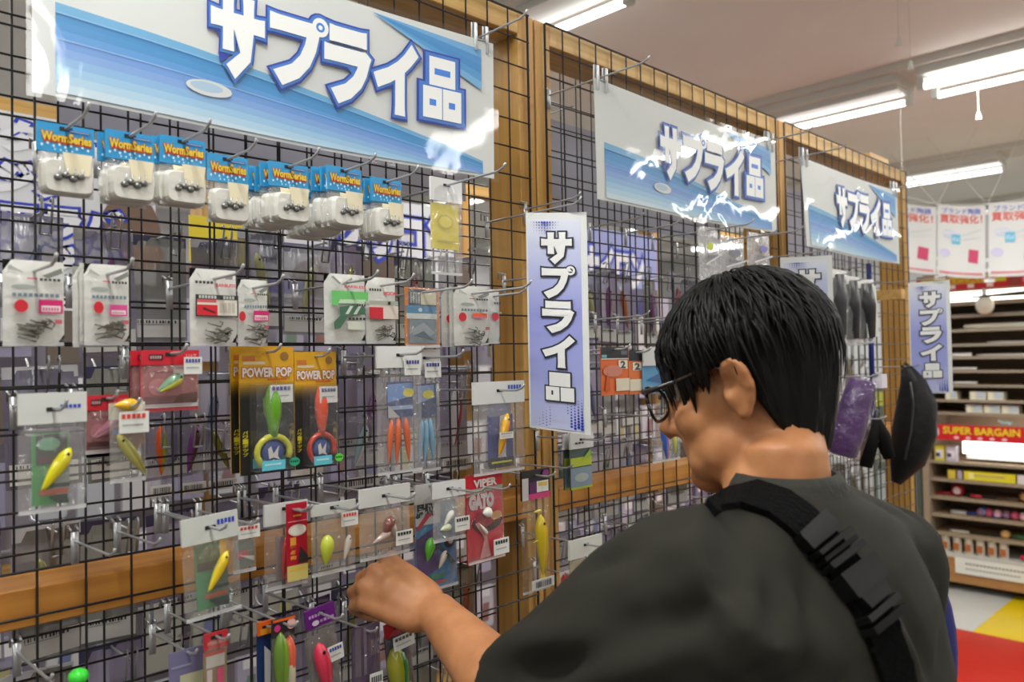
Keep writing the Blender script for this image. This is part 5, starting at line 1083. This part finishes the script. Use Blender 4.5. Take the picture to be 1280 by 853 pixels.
for k in range(34):      # fringe hanging over the brow, side locks by the ear
    ph = rh.uniform(-.75, .75); pts = []
    L = rh.uniform(.034, .056); s0 = Vector(hp_(1.15, ph, .004)); s1 = Vector(hp_(1.45, ph, .006)); dr = Vector((.03, s1.y*.12, -1)).normalized()
    pts = [H(*s0), H(*s1), H(*(s1+dr*L*.5+Vector((.002, 0, 0)))), H(*(s1+dr*L))]
    m.tube(pts, [.003, .0036, .0028, .0004], HAIR, 4, flat=.6)
for f0, L, th_ in ((.060, .058, .0050), (.046, .046, .0055), (.052, .030, .006), (.036, .024, .006), (.028, .026, .007), (.022, .030, .006), (.040, .018, .006)):
    for s in (-1, 1):
        y0 = .081*math.sqrt(max(.05, 1-((f0+.009)/.094)**2))
        m.tube([H(f0-.006, s*(y0+.001), .048), H(f0, s*(y0+.001), .020), H(f0+.003, s*(y0-.003), .020-L*.55), H(f0+.006, s*(y0-.008), .020-L)], [.004, th_, th_*.75, .0004], HAIR, 5, flat=.6)
m.build('hair_locks', man, True)['kind'] = 'stuff'
# glasses
GB = mat((16, 16, 18), .25, coat=.4, name='black frame'); g = MB()
def rim(s):
    return [H(.108-.006*abs(k2)+0*s, s*(.034+.027*math.cos(a)), .000+(.019 if math.sin(a) > 0 else .021)*abs(math.sin(a))**.8*(1 if math.sin(a) > 0 else -1)) for a, k2 in [(math.radians(x), math.cos(math.radians(x))) for x in range(0, 361, 20)]]
for s in (-1, 1): g.tube(rim(s), .0021, GB, 6)
for s in (-1, 1): g.tube([H(.102, s*.060, .016), H(.108, s*.034, .0195), H(.108, s*.010, .016)], .0030, GB, 6)
g.tube([H(.108, -.009, .006), H(.111, 0, .010), H(.108, .009, .006)], .0022, GB, 6); frame = g.build('glasses', man, True)
for s in (-1, 1):
    m = MB(); m.tube([H(.103, s*.061, .014), H(.094, s*.066, .013), H(.060, s*.072, .014)], [.0036, .0032, .0024], GB, 6); m.tube([H(.060, s*.072, .014), H(.016, s*.076, .018), H(.0, s*.078, .008)], [.0014, .0013, .0013], mat((120, 116, 110), .3, .9), 6); m.build('glasses_temple', frame, True)
    m = MB(); r = rim(s)[:-1]; m.poly(r, mat((236, 240, 245), .03, spec=.8, alpha=.10, coat=.5)); m.build('lens', frame)

# ---- clothes
SHIRT = mat((43, 42, 36), .85, spec=.2, bump=.35, bscale=7., vary=.06, name='dark grey green cotton')
def rings(m, path, mt, n=24, cap=True):
    """path: (centre, half width vec, half depth vec)"""
    m.loft([[c+a*math.cos(2*math.pi*i/n)+d*math.sin(2*math.pi*i/n) for i in range(n)] for c, a, d in path], mt, cap)
s = MB(); X = Vector((1, 0, 0)); Y = Vector((0, 1, 0))
bk = Vector((1, .06, 0))
prof = [(.88, .185, .150, .02), (1.00, .185, .148, .01), (1.12, .190, .145, 0), (1.22, .198, .140, 0), (1.30, .195, .125, 0), (1.350, .150, .100, -.005), (1.385, .105, .082, -.0)]
rings(s, [(P3(.818, .395+dy, z), bk*a, Y*d) for z, a, d, dy in prof]+[(P3(.797, .400, z), bk*a, Y*d) for z, a, d in ((1.404, .070, .066), (1.420, .057, .056), (1.420, .050, .049), (1.39, .046, .046))], SHIRT, 28)
for S_, r_ in ((SL, .078), (SR_, .074)): s.ell(S_+Vector((0, 0, -.012)), (r_, r_, r_*.9), SHIRT, 18, 12)
# left sleeve: loose, ends at the elbow with a hollow hem
CF = HD(654, 870, .872)       # cuff centre
ax = (CF-SL); d1 = ax.normalized(); w1 = d1.cross(Vector((0, 0, 1))).normalized(); w2 = w1.cross(d1).normalized()
path = []
for u, a, c_ in ((-.25, .07, .07), (0, .085, .092), (.25, .082, .098), (.5, .074, .088), (.75, .070, .080), (.93, .068, .076), (1.0, .067, .075), (1.005, .063, .071), (.90, .060, .068), (.82, .040, .05)):
    path.append((SL+ax*u+Vector((0, 0, -.016 if u > 0 else -.01)), w1*a, w2*c_))
rings(s, path, SHIRT, 24)
CFR = P3(1.052, .43, 1.11); ax2 = CFR-SR_; d2 = ax2.normalized(); v1 = d2.cross(Y).normalized(); v2 = v1.cross(d2).normalized()
rings(s, [(SR_+ax2*u, v1*a, v2*a*1.1) for u, a in ((-.2, .06), (0, .074), (.4, .074), (.9, .074), (1, .074), (1.01, .068), (.9, .064), (.8, .04))], SHIRT, 20)
s.tube([SL, NB+Vector((.015, -.005, -.045)), SR_], [.066, .080, .064], SHIRT, 18)
s.tube([SL+Vector((.03, .02, -.07)), P3(.82, .40, 1.2), SR_+Vector((-.03, 0, -.07))], [.09, .12, .09], SHIRT, 18)
shirt = skin('tshirt', s, man, .0065, 9)
me = shirt.data; n = len(me.vertices); co = np.empty(n*3); me.vertices.foreach_get('co', co); co = co.reshape(-1, 3); no = np.empty(n*3); me.vertices.foreach_get('normal', no); no = no.reshape(-1, 3)
def fold(a, b_, wd, amt):
    """raised or sunken crease along a segment"""
    a, b_ = np.array(a), np.array(b_); d = b_-a; L = (d**2).sum(); t = np.clip(((co-a)@d)/L, 0, 1); q = a+t[:, None]*d
    w_ = np.exp(-((co-q)**2).sum(1)/(wd*wd))*np.sin(np.pi*np.clip(t*.9+.05, 0, 1)); co[:] += no*(w_*amt)[:, None]
def sp(px, py, t): return HD(px, py, t)
bvh0 = BVHTree.FromObject(shirt, bpy.context.evaluated_depsgraph_get())
def onshirt(px, py, off=0.):
    d = ray(px, py).normalized(); h = bvh0.ray_cast(CAM-MAN, d)
    if h[0] is None: return None
    return h[0]+h[1]*off
for (x0, y0), (x1, y1), wd, amt in (((620, 790), (800, 735), .020, -.012), ((610, 815), (800, 790), .022, .010), ((640, 850), (850, 770), .022, -.016), ((700, 852), (900, 800), .022, .010),
        ((900, 720), (840, 850), .022, -.014), ((935, 740), (900, 852), .016, .008), ((960, 725), (930, 852), .014, -.009), ((985, 720), (965, 850), .018, .007), ((1010, 600), (1130, 625), .012, .005), ((1020, 618), (1130, 645), .010, -.005), ((1030, 640), (1140, 670), .012, .004),
        ((720, 715), (830, 690), .016, -.007), ((790, 700), (880, 680), .016, .005), ((1090, 760), (1150, 852), .014, .007), ((1120, 740), (1165, 852), .012, -.008), ((1000, 760), (1050, 852), .02, .006), ((1150, 690), (1172, 850), .012, -.007)):
    a_, b2 = onshirt(x0, y0), onshirt(x1, y1)
    if a_ and b2: fold(a_, b2, wd*.85, amt*1.5)
me.vertices.foreach_set('co', co.ravel()); me.update()
bvh = BVHTree.FromObject(shirt, bpy.context.evaluated_depsgraph_get())
m = MB(); rings(m, [(P3(.797, .400, z), bk*a, Y*d) for z, a, d in ((1.408, .066, .063), (1.418, .061, .059), (1.427, .055, .054), (1.427, .0495, .049), (1.41, .048, .048))], mat((43, 42, 36), .9, bump=.3, bscale=90.), 32, False)
m.build('collar', man, True)
TR = mat((34, 36, 44), .8, bump=.2, bscale=20.)
m = MB()
for s_ in (-1, 1): m.tube([P3(.815+s_*.08, .41, .95), P3(.815+s_*.095, .42, .7), P3(.815+s_*.10, .43, .45), P3(.815+s_*.11, .40, .09)], [.115, .10, .08, .07], TR, 16)
m.build('trousers', man, True)
for s_ in (-1, 1):
    m = MB(); x = .815+s_*.112; c = P3(x, 0, 0)
    m.loft([[P3(x+wd*math.cos(2*math.pi*i/12), y, max(.004, h*.5+h*.5*math.sin(2*math.pi*i/12))) for i in range(12)] for y, wd, h in ((.33, .030, .07), (.36, .040, .09), (.44, .042, .09), (.52, .048, .07), (.58, .044, .055), (.61, .026, .04))], mat((40, 40, 44), .6)); m.build('shoe', man, True)
# ---- shoulder bag with webbing strap and buckle
bag = thing('shoulder_bag', 'black webbing strap with buckle across the man\'s back with a navy bag', 'bag', MAN)
WEB = mat((9, 9, 10), .95, spec=.1, bump=.4, bscale=200., name='black webbing')
def surf(px, py): 
    d = ray(px, py).normalized(); h = bvh.ray_cast(CAM-MAN, d); return (h[0], h[1])
ed = [((880, 632), (893, 648)), ((910, 617), (905, 640)), ((945, 608), (925, 637)), ((985, 620), (960, 648)), ((1013, 640), (985, 668)), ((1040, 668), (1008, 694)), ((1068, 700), (1035, 724)), ((1094, 736), (1062, 764)), ((1116, 780), (1082, 806)), ((1134, 826), (1100, 853)), ((1142, 880), (1108, 905))]
def strap(name, seq, off, mt, th=.003):
    P_, Q_ = [], []
    for a_, c_ in seq:
        r1, r2 = surf(*a_), surf(*c_)
        if r1[0] is None or r2[0] is None: continue
        P_.append((r1[0], r1[1])); Q_.append((r2[0], r2[1]))
    vs_ = []; 
    for (p, np_), (q, nq) in zip(P_, Q_):
        n_ = (np_+nq).normalized(); vs_ += [p+n_*(off+th), q+n_*(off+th), q+n_*off*.2, p+n_*off*.2]
    m = MB(); fs = []
    for k in range(len(P_)-1):
        for i in range(4): fs.append((k*4+i, k*4+(i+1) % 4, (k+1)*4+(i+1) % 4, (k+1)*4+i))
    fs += [(0, 1, 2, 3), tuple(len(vs_)-4+i for i in (3, 2, 1, 0))]
    m.add(vs_, fs, mt); return m.build(name, bag)
def dens(seq, k=5):
    out = []
    for (a0, c0), (a1, c1) in zip(seq, seq[1:]):
        for i in range(k):
            u = i/k; out.append(((a0[0]*(1-u)+a1[0]*u, a0[1]*(1-u)+a1[1]*u), (c0[0]*(1-u)+c1[0]*u, c0[1]*(1-u)+c1[1]*u)))
    return out+[seq[-1]]
st = strap('strap', dens(ed), .005, WEB)
bk_ = mat((10, 10, 12), .5, spec=.3, name='black plastic'); bl = mat((6, 6, 7), .6, spec=.2)
def seg(u):   # interpolate the strap edge table, u in 0..10
    i = min(len(ed)-2, int(u)); w_ = u-i; return tuple(tuple(ed[i][s][k]*(1-w_)+ed[i+1][s][k]*w_ for k in (0, 1)) for s in (0, 1))
def grow(e, g_): 
    (a, b1), (c, d) = e; mx, my = (a+c)/2, (b1+d)/2; return ((mx+(a-mx)*g_, my+(b1-my)*g_), (mx+(c-mx)*g_, my+(d-my)*g_))
for nm_, u0, u1, g0, g1, of, mt_ in (('strap_keeper', 4.25, 4.95, 1.12, 1.12, .010, bk_), ('slider_bar', 5.1, 5.3, 1.25, 1.25, .016, bk_), ('slider_bar', 5.45, 5.6, 1.2, 1.2, .014, bl), ('slider_bar', 5.7, 5.88, 1.25, 1.25, .017, bk_), ('buckle', 6.1, 6.75, 1.25, 1.15, .018, bk_), ('buckle_tongue', 6.75, 7.15, .9, .75, .015, bk_), ('slider_bar', 7.3, 7.45, 1.15, 1.15, .014, bk_), ('slider_bar', 7.6, 7.8, 1.15, 1.15, .013, bl)):
    strap(nm_, [grow(seg(u0+(u1-u0)*i/4), g0+(g1-g0)*i/4) for i in range(5)], of, mt_, .005)
m = MB(); a_ = HD(1154, 808, 1.03); m.ell(a_, (.03, .04, .11), mat((30, 34, 110), .6, bump=.2, bscale=20.), 18, 12); m.build('pouch', bag, True)
